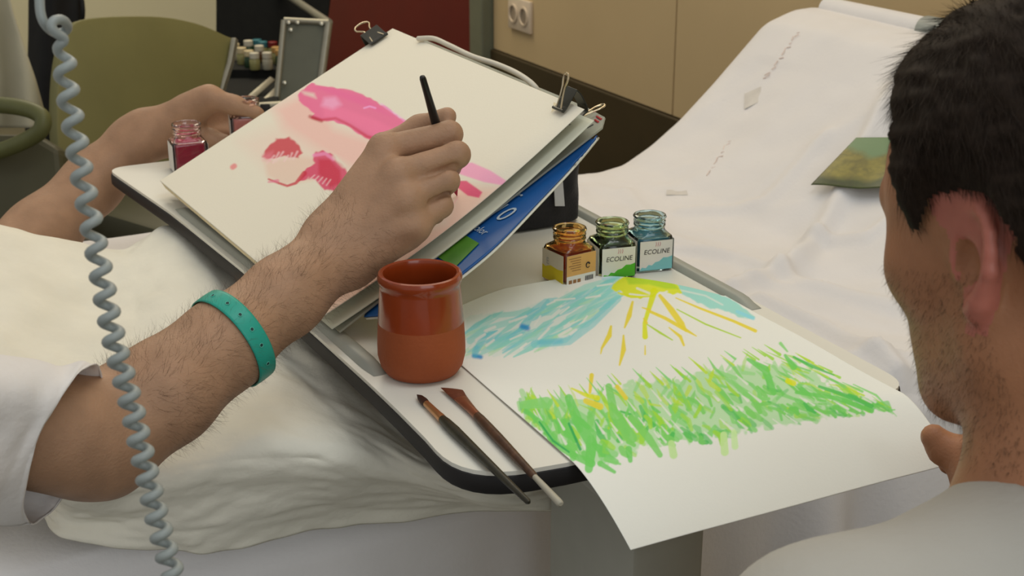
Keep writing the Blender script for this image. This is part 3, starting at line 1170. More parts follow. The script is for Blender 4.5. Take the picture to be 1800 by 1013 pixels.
# ---- brushes
def brush(name, tip, tail, kind, label, mats, up=ZX):
    tip, tail = np.asarray(tip, float), np.asarray(tail, float)
    ax = tip - tail
    ln = np.linalg.norm(ax)
    ax /= ln
    side = np.cross(up, ax)
    side /= np.linalg.norm(side)
    nn = np.cross(ax, side)
    root = empty(name, tail)
    tag(root, label, 'paintbrush', 'paintbrushes')
    fr = (side, nn, ax)
    if kind == 'round':
        h = [(.0012, 0), (.0022, .002), (.0026, .02), (.0032, .05), (.0042, ln * .52), (.0046, ln * .62), (.0042, ln * .70), (.0034, ln * .745)]
        G().lathe(h, tail, 16, fr).build('handle', mats[0], root)
        G().lathe([(.0036, ln * .74), (.0037, ln * .76), (.0034, ln * .78), (.0030, ln * .9)], tail, 16, fr).build('ferrule', mats[1], root)
        G().lathe([(.0029, ln * .895), (.0034, ln * .925), (.0026, ln * .965), (.0002, ln)], tail, 14, fr).build('bristles', mats[2], root)
    else:
        h = [(.0022, ln * .205), (.0030, ln * .22), (.0036, ln * .36), (.0042, ln * .52), (.0042, ln * .62), (.0040, ln * .70), (.0035, ln * .735)]
        G().lathe(h, tail, 16, fr).build('handle', mats[0], root)
        G().lathe([(.0014, 0), (.0026, .0012), (.0028, .004), (.0026, ln * .1), (.0022, ln * .207)], tail, 14, fr).build('handle_end', mats[3], root)
        v, f = [], []
        rows = [(.73, .0036, .0036), (.78, .0038, .0034), (.86, .0052, .0026), (.90, .0060, .0022)]
        for t, rx, ry in rows:
            v += [tail + ax * ln * t + side * rx * math.cos(q) + nn * ry * math.sin(q) for q in np.linspace(0, 2 * math.pi, 16, endpoint=False)]
        f = [(k * 16 + i, k * 16 + (i + 1) % 16, (k + 1) * 16 + (i + 1) % 16, (k + 1) * 16 + i) for k in range(3) for i in range(16)]
        f += [tuple(range(15, -1, -1)), tuple(48 + i for i in range(16))]
        G().add(v, f).build('ferrule', mats[1], root)
        v = []
        for t, rx, ry, sk in [(.895, .0058, .0020, 0), (.93, .0066, .0020, 0), (.97, .0074, .0014, .004), (1.0, .0078, .0006, .006)]:
            v += [tail + ax * (ln * t + sk * math.cos(q)) + side * rx * math.cos(q) + nn * ry * math.sin(q) for q in np.linspace(0, 2 * math.pi, 16, endpoint=False)]
        G().add(v, f).build('bristles', mats[2], root)
    return root


m_bk = M('handle_black', lin((44, 42, 30)), .4, .25, 120)
m_br = M('handle_brown', lin((78, 52, 34)), .45, .35, 160)
m_fer = M('ferrule_copper', lin((190, 140, 96)), .3, .1, 80, metal=.8)
m_fer2 = M('ferrule_brown', lin((150, 96, 70)), .35, .1, 80, metal=.6)
m_bri = M('bristle_dark', lin((56, 26, 16)), .6, .2, 300)
m_bri2 = M('bristle_brown', lin((104, 54, 34)), .6, .2, 300)
m_gr = M('handle_tip_grey', lin((170, 165, 148)), .45, .05)


def lay(p0, p1, r_tip, r_tail):         # both ends in px, lying on the table top
    a = T(*p0, ZT + r_tip)
    b = T(*p1, ZT + r_tail)
    return a, b


a, b = lay((733, 694), (930, 884), .0036, .0062)
brush('paintbrush', a, b, 'round', 'round paintbrush with black handle and pointed bristles lying beside the clay pot', (m_bk, m_fer, m_bri))
a, b = lay((794, 684), (986, 887), .0032, .0060)
brush('paintbrush', a, b, 'flat', 'flat paintbrush with brown handle and grey tip lying on the table', (m_br, m_fer2, m_bri2, m_gr))

# ---- ink bottles
m_lab = M('label_white', lin((226, 222, 214)), .55, .02)
m_blk = M('print_black', lin((40, 36, 36)), .6, 0)
m_pink = M('print_pink', lin((206, 120, 130)), .6, 0)


def glassm(name, c, rough=.03):
    return M(name, c, rough, 0, trans=1.0, ior=1.45)


def sq(hw, r, n=6):                     # rounded square section
    out = []
    for qx, qy, a0 in [(1, 1, 0), (-1, 1, 90), (-1, -1, 180), (1, -1, 270)]:
        for k in range(n):
            t = math.radians(a0 + 90 * (k + .5) / n)
            out.append((qx * (hw - r) + r * math.cos(t), qy * (hw - r) + r * math.sin(t)))
    return np.array(out)


def bottle_rings(secs, c, ex, ey):
    N = 24
    v, f = [], []
    for hw, r, z in secs:
        for x, y in sq(hw, min(r, hw), N // 4):
            v.append(c + ex * x + ey * y + ZX * z)
    m = len(secs)
    f = [(k * N + i, k * N + (i + 1) % N, (k + 1) * N + (i + 1) % N, (k + 1) * N + i) for k in range(m - 1) for i in range(N)]
    f += [tuple(range(N - 1, -1, -1)), tuple((m - 1) * N + i for i in range(N))]
    return v, f


def bottle(c, yaw, label, glass_c, ink_c, splash, S=1.0, fill=.036, text=True, group='small square ink bottles', orange=False, inkmix=.35):
    """yaw: direction of the label face's outward normal"""
    c = np.asarray(c, float)
    root = empty('ink_bottle', c)
    tag(root, label, 'ink bottle', group)
    fn = np.array([math.cos(yaw), math.sin(yaw), 0])
    ex = np.cross(ZX, fn)                # to the right when looking at the face
    ey = fn
    hw = .0205 * S
    nr = .0165 * S
    out = [(hw - .002, .004, 0), (hw, .005, .0018), (hw, .005, .034 * S), (hw - .0008, .0065, .0375 * S), (hw - .004, .011, .0405 * S), (nr, nr, .042 * S), (nr - .0006, nr, .0445 * S),
           (nr + .0004, nr, .046 * S), (nr + .0004, nr, .0475 * S), (nr - .0008, nr, .0488 * S), (nr + .0004, nr, .0500 * S), (nr + .0004, nr, .0515 * S), (nr - .0008, nr, .0525 * S), (nr + .0006, nr, .0545 * S), (nr + .0010, nr, .056 * S), (nr + .0004, nr, .0575 * S),
           (nr - .0012, nr, .0580 * S), (nr - .0022, nr, .0570 * S), (nr - .0026, nr, .043 * S), (hw - .006, .010, .039 * S), (hw - .0028, .005, .036 * S), (hw - .0025, .004, .006), (hw - .005, .004, .004)]
    v, f = bottle_rings(out, c + ZX * .0004, ex, ey)
    G().add(v, f).build('glass', glassm('glass_tint', glass_c), root)
    ink = [(hw - .0055, .004, .0045), (hw - .0031, .004, .0062), (hw - .0033, .005, min(fill, .0355) * S)]
    if fill > .037:
        ink += [(hw - .0066, .010, .0388 * S), (nr - .0032, nr, .042 * S), (nr - .0032, nr, fill * S)]
    v, f = bottle_rings(ink, c + ZX * .0004, ex, ey)
    mi = M('ink', ink_c, .12, 0, trans=inkmix, ior=1.34)
    G().add(v, f).build('ink', mi, root)
    # paper label wrapped round three faces
    z0, z1 = .0030 * S, .0350 * S
    q = hw + .0003

    def face(o, right, nrm, x0, x1, za, zb, mat, name, par, dep=.0002):
        g = G()
        pts_ = [o + right * x0 + ZX * za, o + right * x1 + ZX * za, o + right * x1 + ZX * zb, o + right * x0 + ZX * zb]
        g.prism(pts_, nrm * dep)
        return g.build(name, mat, par, smooth=False)
    w_ = hw - .0022
    fo = c + fn * q
    lab = face(fo, ex, fn, -w_, w_, z0, z1, m_lab, 'label', root)
    lo = c - ex * q
    lab2 = face(lo, fn, -ex, -w_, w_, z0, z1, m_lab if not orange else M('label_white', lin((214, 200, 180)), .55, .02), 'label', root)
    ro = c + ex * q
    face(ro, -fn, ex, -w_, w_, z0, z1, m_lab, 'label', root)
    ms = M('label_splash', splash, .55, .03)
    if not orange:
        prof_ = [(-1, 0), (1, 0), (1, .62), (.72, .55), (.45, .56), (.2, .40), (-.05, .36), (-.25, .22), (-.45, .26), (-.62, .12), (-.85, .16), (-1, .04)]
        g = G()
        g.prism([fo + fn * .0002 + ex * x * w_ + ZX * (z0 + (z1 - z0) * max(y, 0.001) * .72) for x, y in prof_], fn * .0001)
        g.build('label_print', ms, lab, smooth=False)
        if text:
            text_mesh('lettering', 'ECOLINE', fo + fn * .0004 - ex * w_ * .78 + ZX * (z0 + (z1 - z0) * .56), ex, ZX, .0072 * S, m_blk, lab, italic=.15)
            g = G()
            for k in range(3):
                x = (-.05 + .12 * k) * w_
                g.tube([fo + fn * .0004 + ex * x + ZX * (z1 - .0062), fo + fn * .0004 + ex * (x + .0009) + ZX * (z1 - .0036), fo + fn * .0004 + ex * (x + .0004) + ZX * (z1 - .0016)], .00025, 5)
            g.build('emblem', m_pink, lab)
    else:
        m_or = M('label_orange', lin((216, 164, 96)), .55, .06, 60)
        m_lines = M('print_lines', lin((150, 108, 66)), .6, .1)
        face(fo + fn * .0002, ex, fn, -w_, w_, z0 + .010, z1, m_or, 'label_print', lab, .0001)
        g = G()
        for k in range(6):
            za = z1 - .0035 - k * .0026
            g.box(fo + fn * .0004 - ex * (w_ * (.45 - .05 * (k % 3))) + ZX * za, (w_ * (.42 - .06 * (k % 3)), .00005, .0004), (ex, fn, ZX))
        for k in range(3):
            g.box(fo + fn * .0004 + ex * (w_ * (-.75 + .3 * k)) + ZX * (z0 + .0035), (w_ * .11, .00005, .0022), (ex, fn, ZX))
        g.build('small_print', m_lines, lab)
        g = G()
        for k in range(11):
            g.box(fo + fn * .0004 + ex * (w_ * (.30 + .052 * k)) + ZX * (z0 + .004), (w_ * (.010 + .009 * (k % 3 == 0)), .00005, .0032), (ex, fn, ZX))
        th = np.linspace(.4, 2 * math.pi * .92, 20)
        g.tube([fo + fn * .0005 + ex * (w_ * .45 + .0022 * math.cos(t)) + ZX * (z0 + .0185 + .0028 * math.sin(t)) for t in th], np.linspace(.0009, .0003, 20), 6)
        g.build('barcode', m_blk, lab)
        g = G()
        g.prism([lo - ex * .0002 + fn * x * w_ + ZX * (z0 + (z1 - z0) * y) for x, y in [(-1, 0), (1, 0), (1, .52), (.5, .48), (-.2, .52), (-.7, .42), (-1, .46)]], -ex * .0001)
        g.build('label_print', ms, lab2, smooth=False)
        text_mesh('lettering', 'E', lo - ex * .0004 - fn * w_ * .6 + ZX * (z0 + .017), fn, ZX, .010, M('print_grey', lin((170, 165, 160)), .6, 0), lab2)
    return root


yaw0 = math.atan2(-AX[1], -AX[0])
yo = math.radians(-90 + 27)
ye = math.radians(-90 - 14)
bo = bottle(T(1000, 493), math.radians(-90 + 34), 'square bottle of orange ink with barcode on its label', (.98, .70, .30), lin((176, 62, 12)), lin((214, 190, 30)), fill=.036, orange=True)
bottle(T(1074, 481), math.radians(-90 + 17), 'square bottle of dark green ink with bright green splash on its label', (.72, .88, .60), lin((22, 38, 22)), lin((84, 180, 46)), fill=.040, inkmix=.1)
bottle(T(1139, 468), math.radians(-90 + 17), 'square bottle of blue ink with turquoise splash on its label', (.62, .84, .88), lin((40, 130, 150)), lin((128, 196, 198)), fill=.034)


# ---- pads leaning on the bag: near edge A-D on the table, far edge B-C raised
QA, QD = T(281, 318, ZT + .022), T(566, 557, ZT + .022)
uA = (QD - QA) / np.linalg.norm(QD - QA)


def sq_on(px, py, ref):                 # on the ray, square to the edge A-D through ref
    r = ray(px, py)
    return CAM + r * (((ref - CAM) @ uA) / (r @ uA))


QB, QC = sq_on(690, 50, QA), sq_on(1027, 192, QD)
vB = (QB + QC) / 2 - (QA + QD) / 2
vB /= np.linalg.norm(vB)
nP = np.cross(uA, vB)
nP /= np.linalg.norm(nP)
if nP[2] < 0:
    nP = -nP
PAPER1 = (222, 204, 166)
cp = Canvas(265, 30, 1045, 575, 1.7)
pk, pkd, red, pale, peach = pig((226, 98, 124), PAPER1), pig((216, 70, 96), PAPER1), pig((196, 40, 54), PAPER1), pig((230, 172, 144), PAPER1), pig((222, 182, 146), PAPER1)
# pale washes
cp.poly([(480, 190), (540, 160), (590, 225), (700, 260), (760, 320), (780, 380), (700, 400), (640, 310), (560, 265), (500, 225)], pale, .8, 26)
cp.poly([(420, 250), (500, 215), (560, 262), (560, 300), (470, 300)], pale, .25, 30)
cp.poly([(465, 285), (520, 275), (580, 280), (560, 315), (500, 325), (470, 310)], peach, .75, 10)
cp.poly([(800, 330), (880, 330), (780, 430), (640, 520), (580, 550), (560, 520), (680, 430), (780, 390)], pig((232, 178, 140), PAPER1), .75, 26)
# pink hills
cp.poly([(523, 168), (530, 158), (548, 147), (572, 151), (604, 156), (640, 166), (668, 182), (700, 203), (730, 222), (760, 250), (720, 262), (690, 258), (660, 250), (640, 242), (606, 220), (585, 212), (566, 214), (546, 208), (552, 199), (540, 190), (526, 178)], pk, .93, 2.2, rough=2)
cp.poly([(566, 184), (600, 190), (650, 206), (700, 230), (715, 245), (660, 238), (610, 212), (570, 205)], pig((236, 116, 134), PAPER1), .7, 8)
cp.poly([(570, 172), (590, 170), (600, 184), (585, 192), (565, 186)], pig((238, 168, 178), PAPER1), .6, 9)
cp.poly([(550, 153), (572, 152), (640, 170), (690, 205), (640, 186), (590, 168)], pig((226, 94, 130), PAPER1), .5, 7)
cp.poly([(529, 160), (552, 164), (556, 173), (535, 166)], (1, 1, 1), .75, 6)
cp.stroke([(550, 207), (566, 211), (590, 208), (615, 220), (645, 240), (680, 250)], [5, 4, 3, 3, 5, 4], red, .8, 5)
cp.stroke([(545, 205), (565, 213)], [6, 5], pig((170, 28, 40), PAPER1), .7, 4)
cp.stroke([(670, 183), (705, 208), (735, 232)], 3, pig((240, 160, 190), PAPER1), .6, 3)
cp.stroke([(640, 190), (650, 187), (660, 190)], 3, pig((240, 170, 195), PAPER1), .6, 2)
cp.stroke([(555, 148), (600, 154), (625, 158)], 2.5, (1, 1, 1), .7, 2.5)
# left red tuft
cp.poly([(462, 275), (470, 260), (486, 244), (508, 240), (520, 251), (528, 262), (532, 268), (524, 278), (505, 276), (485, 278), (470, 280)], red, .88, 3, rough=3)
for k in range(6):
    cp.stroke([(468 + k * 10 + 3 * math.sin(k * 2.3), 288 - k * 1.5), (482 + k * 8 + 4 * math.sin(k * 3.1), 270 + 4 * math.cos(k * 2))], [1.2 + 1.5 * (k % 2), 3.5], pig((236, 190, 170), PAPER1), .65, 2.5)
cp.poly([(462, 272), (480, 266), (476, 284), (462, 282)], pig((228, 130, 130), PAPER1), .45, 8)
# right red figure
cp.poly([(548, 274), (556, 266), (580, 268), (596, 282), (606, 298), (612, 312), (604, 326), (592, 340), (570, 334), (556, 318), (540, 312), (524, 318), (534, 300), (552, 286)], pig((208, 54, 84), PAPER1), .9, 3, rough=3)
cp.poly([(560, 280), (580, 280), (598, 300), (600, 322), (580, 330), (560, 305)], red, .7, 6)
cp.stroke([(552, 273), (572, 270), (586, 280)], 6, pig((234, 140, 160), PAPER1), .7, 3)
cp.stroke([(588, 276), (604, 292)], 8, (1, 1, 1), .6, 4)
for k in range(5):
    cp.stroke([(546 + k * 7, 314 + k * 3), (553 + k * 7, 308 + k * 2)], 2, pig((236, 190, 170), PAPER1), .7, 2)
cp.stroke([(472, 315), (490, 322), (505, 327), (520, 322), (535, 305)], [3, 4, 4, 5, 9], red, .85, 2)
cp.stroke([(472, 320), (488, 318)], [3, 6], pig((220, 110, 120), PAPER1), .7, 2)
cp.stroke([(412, 292), (409, 294)], 9, pig((222, 128, 112), PAPER1), .9, 3)
# right of the hand
cp.poly([(796, 288), (830, 286), (862, 300), (890, 318), (885, 326), (850, 320), (805, 305)], pig((236, 146, 160), PAPER1), .85, 3)
cp.poly([(800, 318), (820, 318), (848, 338), (842, 348), (822, 344), (804, 330)], pig((218, 66, 96), PAPER1), .9, 2.5)
cp.stroke([(790, 370), (806, 345)], 2, pig((232, 160, 140), PAPER1), .6, 2)

nu, nv = 520, 340
s = np.linspace(0, 1, nu)[:, None, None]
t = np.linspace(0, 1, nv)[None, :, None]
pp = (QA * (1 - s) + QD * s) * (1 - t) + (QB * (1 - s) + QC * s) * t
lift = .010 * np.clip((s - .86) / .14, 0, 1) ** 2 * np.clip(np.sin(t * 2.6), 0, 1) - .004 * np.exp(-((t) / .05)) * 0
pp = pp - nP * (.010 * np.clip((s - .94) / .06, 0, 1) ** 2 * np.clip(np.sin(t * math.pi), 0, 1))
fx, fy = proj(pp)
PGP, PGX, PGY = pp, fx, fy


def on_page(px, py):                    # point and normal on the painted page
    k = np.unravel_index(np.argmin((PGX - px) ** 2 + (PGY - py) ** 2), PGX.shape)
    i, j = min(max(k[0], 2), nu_p - 3), min(max(k[1], 2), nv_p - 3)
    n = np.cross(PGP[i + 2, j] - PGP[i - 2, j], PGP[i, j + 2] - PGP[i, j - 2])
    n /= np.linalg.norm(n)
    return PGP[k], (n if n[2] > 0 else -n)


nu_p, nv_p = pp.shape[:2]
cols = cp.sample(fx, fy) * np.array([.84, .79, .65])
pad = empty('watercolour_pad', (QA + QD) / 2)
tag(pad, 'thick cream watercolour pad painted with pink hills, propped at a slant', 'pad')
o = sheet('painted_page', pp, m_paint, pad, .0006)
paint_mesh(o, cols)
m_cream = M('paper_cream', lin((226, 212, 176)), .8, .04, 40)


def slab(name, c4, thick, mat, par, bevel=0):
    g = G()
    g.prism(c4, -nP * thick)
    return g.build(name, mat, par, smooth=False, bevel=bevel)


vdir, udir = vB, uA


def inset(e_a, e_d, e_b, dn):           # quad around the pad: extra at A-side(u-), D-side(u+), B-side(v+)
    return [QA - udir * e_a - nP * dn, QD + udir * e_d - nP * dn, QC + udir * e_d + vdir * e_b - nP * dn, QB - udir * e_a + vdir * e_b - nP * dn]


slab('page_block', inset(-.004, -.040, -.004, .0016), .009, m_cream, pad)
# a loose page below, curling away on the near side
s2 = np.linspace(.6, 1, 60)[:, None, None]
t2 = np.linspace(0.0, 1, 60)[None, :, None]
pg = (QA * (1 - s2) + QD * s2) * (1 - t2) + (QB * (1 - s2) + QC * s2) * t2 + uA * .010 * np.clip((s2 - .8) / .2, 0, 1)
pg = pg - nP * (.0112 + .010 * np.clip((s2 - .8) / .2, 0, 1) ** 2 * np.clip(np.sin(t2 * math.pi), 0, 1))
sheet('loose_page', pg, M('page_grey_white', lin((206, 206, 186)), .8, .03), pad, .0005)

# grey card and blue pad under it
m_card = M('card_grey', lin((162, 162, 146)), .7, .04)
dnG = .0165
pG = QA - nP * dnG
c4 = [QA + vB * .004 - nP * dnG, QD + vB * .004 - nP * dnG + uA * .012, PL(1058, 224, pG, nP), PL(1063, 206, pG, nP), PL(1030, 188, pG, nP), PL(742, 68, pG, nP), PL(690, 62, pG, nP)]
card = empty('cardboard', (QA + QD) / 2 + vB * .1)
tag(card, 'grey cardboard sheet sticking out from under the pink painting', 'cardboard')
slab('card', c4, .002, m_card, card)
for px0, py0, px1, py1 in [(1046, 211, 1052, 215), (1049, 205, 1057, 210)]:
    q0, q1 = PL(px0, py0, pG + nP * .0004, nP), PL(px1, py1, pG + nP * .0004, nP)
    G().tube([q0, q1], .0012, 6).build('red_mark', M('print_red', lin((190, 70, 70)), .6, 0), card)
q0, q1 = PL(1032, 225, pG + nP * .0003, nP), PL(1043, 219, pG + nP * .0003, nP)
G().tube([q0, q1], .0007, 6).build('printed_line', M('print_dark', lin((80, 76, 70)), .6, 0), card)

m_blue = M('cover_blue', lin((22, 84, 150)), .35, .10, 18)
m_white_edge = M('page_edges', lin((222, 220, 205)), .8, .05, 200)
bp = empty('sketch_pad', (QA + QD) / 2 + vB * .05)
tag(bp, 'blue covered sketch pad lying under the grey cardboard', 'pad')
# cover: a strip lofted from the card edge to its own outer edge, lower lip lying on the table
inn = [(640, 538), (700, 500), (770, 448), (850, 388), (920, 338), (980, 296), (1025, 262), (1040, 244)]
outp = [(640, 557), (700, 549), (770, 512), (830, 468), (880, 424), (945, 356), (1005, 292), (1050, 238)]
p2 = QA - nP * .020
innw = np.array([PL(x, y, p2, nP) - vB * 0 for x, y in inn])
outw = []
for k, (x, y) in enumerate(outp):
    q = PL(x, y, p2, nP)
    if q[2] < ZT + .004:
        q = T(x, y, ZT + .004)
    outw.append(q)
outw = np.array(outw)
mid = innw - uA * .06
mid2 = innw - uA * .30
ctrl = np.stack([mid2, mid, innw, outw], 0)
ctrl[..., 2] = np.maximum(ctrl[..., 2], ZT + .003)
pgc = patch(ctrl, 46, 60)
pgc[..., 2] = np.maximum(pgc[..., 2], ZT + .0035)
sheet('cover', pgc, m_blue, bp, .0010)
low = pgc - nP * .0018
low[..., 2] = np.maximum(low[..., 2], ZT + .0018)
low[-4:] += uA * .0022
sheet('pages', low, m_white_edge, bp, .0012)
m_txt = M('cover_print', lin((168, 184, 196)), .5, 0)
m_grn = M('cover_print_green', lin((72, 128, 30)), .45, .15, 60)
vv = vB / np.linalg.norm(vB)


def on_cover(px, py, l=.0012):
    fxc, fyc = proj(pgc)
    k = np.argmin((fxc - px) ** 2 + (fyc - py) ** 2)
    return pgc.reshape(-1, 3)[k] + nP * l


g4 = [PL(x, y, p2 + nP * .0006, nP) for x, y in [(762, 448), (812, 410), (842, 428), (800, 470)]]
G().prism(g4, nP * .0003).build('cover_picture', m_grn, bp, smooth=False)
for txt, px, py, sz in [('ar', 908, 356, .024), ('10', 882, 390, .030), ('color', 854, 416, .012)]:
    text_mesh('lettering', txt, PL(px, py, p2 + nP * .001, nP) - uA * sz * .52 * len(txt), uA, vv, sz, m_txt, bp, depth=0.0, italic=.2)


# ---- binder clips
m_clip = M('clip_black', lin((46, 46, 40)), .35, .1)
m_wire = M('clip_wire', lin((205, 190, 160)), .25, .05, metal=.9)


def binder_clip(center, along, inward, up, width, label, h1, h2):
    """along: jaw line; inward: onto the paper; up: page normal"""
    c = np.asarray(center, float)
    root = empty('binder_clip', c)
    tag(root, label, 'binder clip', 'binder clips on the painting pad')
    D = .017 * 1.0
    hb = .012
    prof = [(.006, .0012), (0, .0030), (-D, hb), (-D - .0015, hb * .6), (-D - .0015, -hb * .6), (-D, -hb), (0, -.0140), (.006, -.0125), (.006, -.0137), (0, -.0152), (-D - .001, -hb - .0014), (-D - .003, -hb * .6), (-D - .003, hb * .6), (-D - .001, hb + .0014), (0, .0044), (.006, .0026)]
    g = G()
    g.prism([c - along * width / 2 + inward * x + up * y for x, y in prof], along * width)
    g.build('spring', m_clip, root, smooth=False, bevel=.0003)
    for s in (1, -1):
        yy = .0036 if s > 0 else -.0146
        g = G()
        g.tube([c - along * width / 2 + inward * .0055 + up * yy, c + along * width / 2 + inward * .0055 + up * yy], .0017, 8)
        g.build('jaw_edge', m_clip, root)
    for s, path in ((1, h1), (-1, h2)):
        if path is None:
            continue
        pts_ = [c + along * x + inward * y + up * z for x, y, z in path]
        G().tube(cr(pts_, 60), .0010, 8).build('handle', m_wire, root)
    return root


def loop(w0, w1, wm, ln, base_y, base_z, dy, dz):
    """wire handle: starts at +-w0, narrows to wm, ends in a loop of half width w1"""
    st = [(0, w0), (.35, wm), (.62, wm * .95), (.82, w1), (.95, w1 * .8), (1.0, w1 * .25)]
    L1 = [(w, base_y + dy * ln * t_, base_z + dz * ln * t_) for t_, w in st]
    R1_ = [(-w, base_y + dy * ln * t_, base_z + dz * ln * t_) for t_, w in reversed(st)]
    return L1 + R1_


# clip on the A-B edge near B : handle lies flat outwards
k1 = PL(672, 58, QA, nP)
e1 = (QB - QA) / np.linalg.norm(QB - QA)
c_1, n_1 = on_page(666, 72)
binder_clip(c_1 + n_1 * .0008, e1, np.cross(e1, n_1) * (1 if np.cross(e1, n_1) @ uA > 0 else -1), n_1, .027, 'black binder clip with splayed wire handle against the dark red door',
            loop(.0095, .0105, .0055, .050, .0045, .0036, -.96, .29), None)
# clip on the B-C edge near C : front handle stands up, rear handle sticks out behind
e2 = (QC - QB) / np.linalg.norm(QC - QB)
c_2, n_2 = on_page(992, 192)
binder_clip(c_2 + n_2 * .0008, e2, np.cross(e2, n_2) * (1 if np.cross(e2, n_2) @ -vB > 0 else -1), n_2, .021, 'black binder clip with two wire handles at the corner by the grey cardboard',
            loop(.0050, .0046, .0030, .036, .005, .0036, -.70, .71), loop(.005, .0045, .0030, .046, .0052, -.0146, -.97, -.18))

# ---- black bag that props the pads
m_bag = M('nylon_black', lin((26, 25, 28)), .6, .2, 60, bump=.4, bscale=300)
bag = empty('black_bag', L(.65, 1.42, ZT))
tag(bag, 'black nylon bag with white tag standing on the table and propping the pads', 'bag')


def hbag(a_):
    return np.interp(a_, [.46, .56, .66, .70, .745], [.845, .885, .905, .905, .90])


nu, nv = 60, 60
U, V = np.meshgrid(np.linspace(0, 1, nu), np.linspace(0, 1, nv), indexing='ij')
th = U * 2 * math.pi
ca_, wa_ = .620, 1.455
sxp = np.sign(np.cos(th)) * np.abs(np.cos(th)) ** .28
syp = np.sign(np.sin(th)) * np.abs(np.sin(th)) ** .28
prof_r = np.interp(V, [0, .02, .08, .75, .9, .97, 1], [.0, .94, .985, 1.0, .96, .82, 0])
prof_z = np.interp(V, [0, .02, .08, .75, .9, .97, 1], [0, .0, .03, .78, .93, .99, 1.0])
A_ = ca_ + .131 * sxp * prof_r * (1 + .012 * vnoise(U * 22, V * 6, 4))
W_ = wa_ + .118 * syp * prof_r * (1 + .014 * vnoise(U * 18, V * 7, 5))
zt = hbag(A_) + .045 * np.clip((W_ - 1.42) / .05, 0, 1) * np.clip((A_ - .60) / .05, 0, 1)
Z_ = ZT + .001 + (zt - ZT) * prof_z
pb = A_[..., None] * AX + W_[..., None] * WX + Z_[..., None] * ZX
sheet('bag_body', pb, m_bag, bag, 0)
q = PW(985, 350, wa_ - .1215)
g = G()
g.prism([PW(x, y, wa_ - .122) for x, y in [(973, 322), (988, 312), (992, 362), (975, 362)]], -WX * .0012)
g.build('tag', M('tag_white', lin((190, 190, 188)), .6, .03), bag, smooth=False)

# ---- white cable looped behind the pad
cabp = [(735, 72, .010), (762, 72, .012), (790, 84, .016), (830, 103, .020), (870, 116, .022), (905, 131, .020), (930, 147, .014), (944, 162, .002), (948, 174, -.018)]
pc = [PL(x, y - 4, QA + nP * (min(h, .010) - .012), nP) for x, y, h in cabp]
g = G()
g.tube(cr(np.array(pc), 70), .0032, 10)
cab = g.build('white_cable', M('cable_white', lin((206, 200, 184)), .5, .03))
tag(cab, 'thin white cable curving along the top edge of the propped painting', 'cable')

# ---- pink bottles at the far end of the table
bottle(T(334, 300), math.radians(90 + 22), 'open square bottle of magenta ink at the far corner of the table', (.97, .80, .82), lin((170, 30, 76)), lin((222, 110, 120)), S=1.12, fill=.036, inkmix=.0, text=False)
HELD = T(437, 268)
HELD = HELD + ZX * .012
bottle(HELD, math.radians(90 + 15), 'pale pink glass ink bottle held by the hand behind the painting', (.98, .86, .84), lin((222, 150, 146)), lin((222, 150, 150)), S=1.12, fill=.036, inkmix=.0, text=False)


# ================================================================== PEOPLE
m_skin = M('skin', lin((166, 130, 102)), .55, .10, 45, bump=.25, bscale=420, sss=.12, spec=.35)
m_skin_r = M('skin_warm', lin((164, 114, 82)), .5, .10, 40, bump=.25, bscale=420, sss=.12, spec=.35)
m_nail = M('nail', lin((196, 150, 124)), .3, .03)
m_hair = M('hair_dark', lin((40, 31, 24)), .62, .25, 200, spec=.12)
m_ahair = M('arm_hair', lin((90, 68, 50)), .7, .2, 200, spec=.2)
m_gown = M('gown_white', lin((226, 222, 218)), .85, .03, 12, bump=.3, bscale=150)

p1 = empty('person', L(-.55, 1.2, .62))
tag(p1, 'person in white gown with green wristband painting with a brush in the right hand', 'person')


def mixp(a, b, t):
    return a * (1 - t) + b * t


# --- right arm (towards the camera) ---------------------------------------
sh_r = P(-330, 690, .84)
el_r = P(165, 768, 1.045)
fm1 = P(290, 690, 1.075)
fm2 = P(395, 606, 1.115)
fm3 = P(500, 522, 1.165)
wr_r = P(600, 436, 1.215)
img_perp = lambda dx, dy: (RT * dx - UP * dy)
pr = img_perp(.62, .78)                 # across the forearm in the picture
arm = [
    (chain([sh_r, P(-60, 735, .965), P(90, 760, 1.01), el_r], [.050, .041, .037, .039]) +
     chain([el_r, fm1, fm2, fm3, wr_r], [.040, .0365, .0315, .0285, .0265]), .03, .02),
    ([cap(P(196, 806, 1.06), P(150, 800, 1.05), .021, .020)], .02, .03),                     # point of the elbow
    (chain([mixp(el_r, fm1, .5) - pr * .010, fm2 - pr * .006, fm3 - pr * .008, wr_r - pr * .011], [.028, .0285, .0235, .021]), .01, .008),
    (chain([mixp(el_r, fm1, .5) + pr * .010, fm2 + pr * .006, fm3 + pr * .006, wr_r + pr * .009], [.028, .0275, .0235, .022]), .01, .008),
]
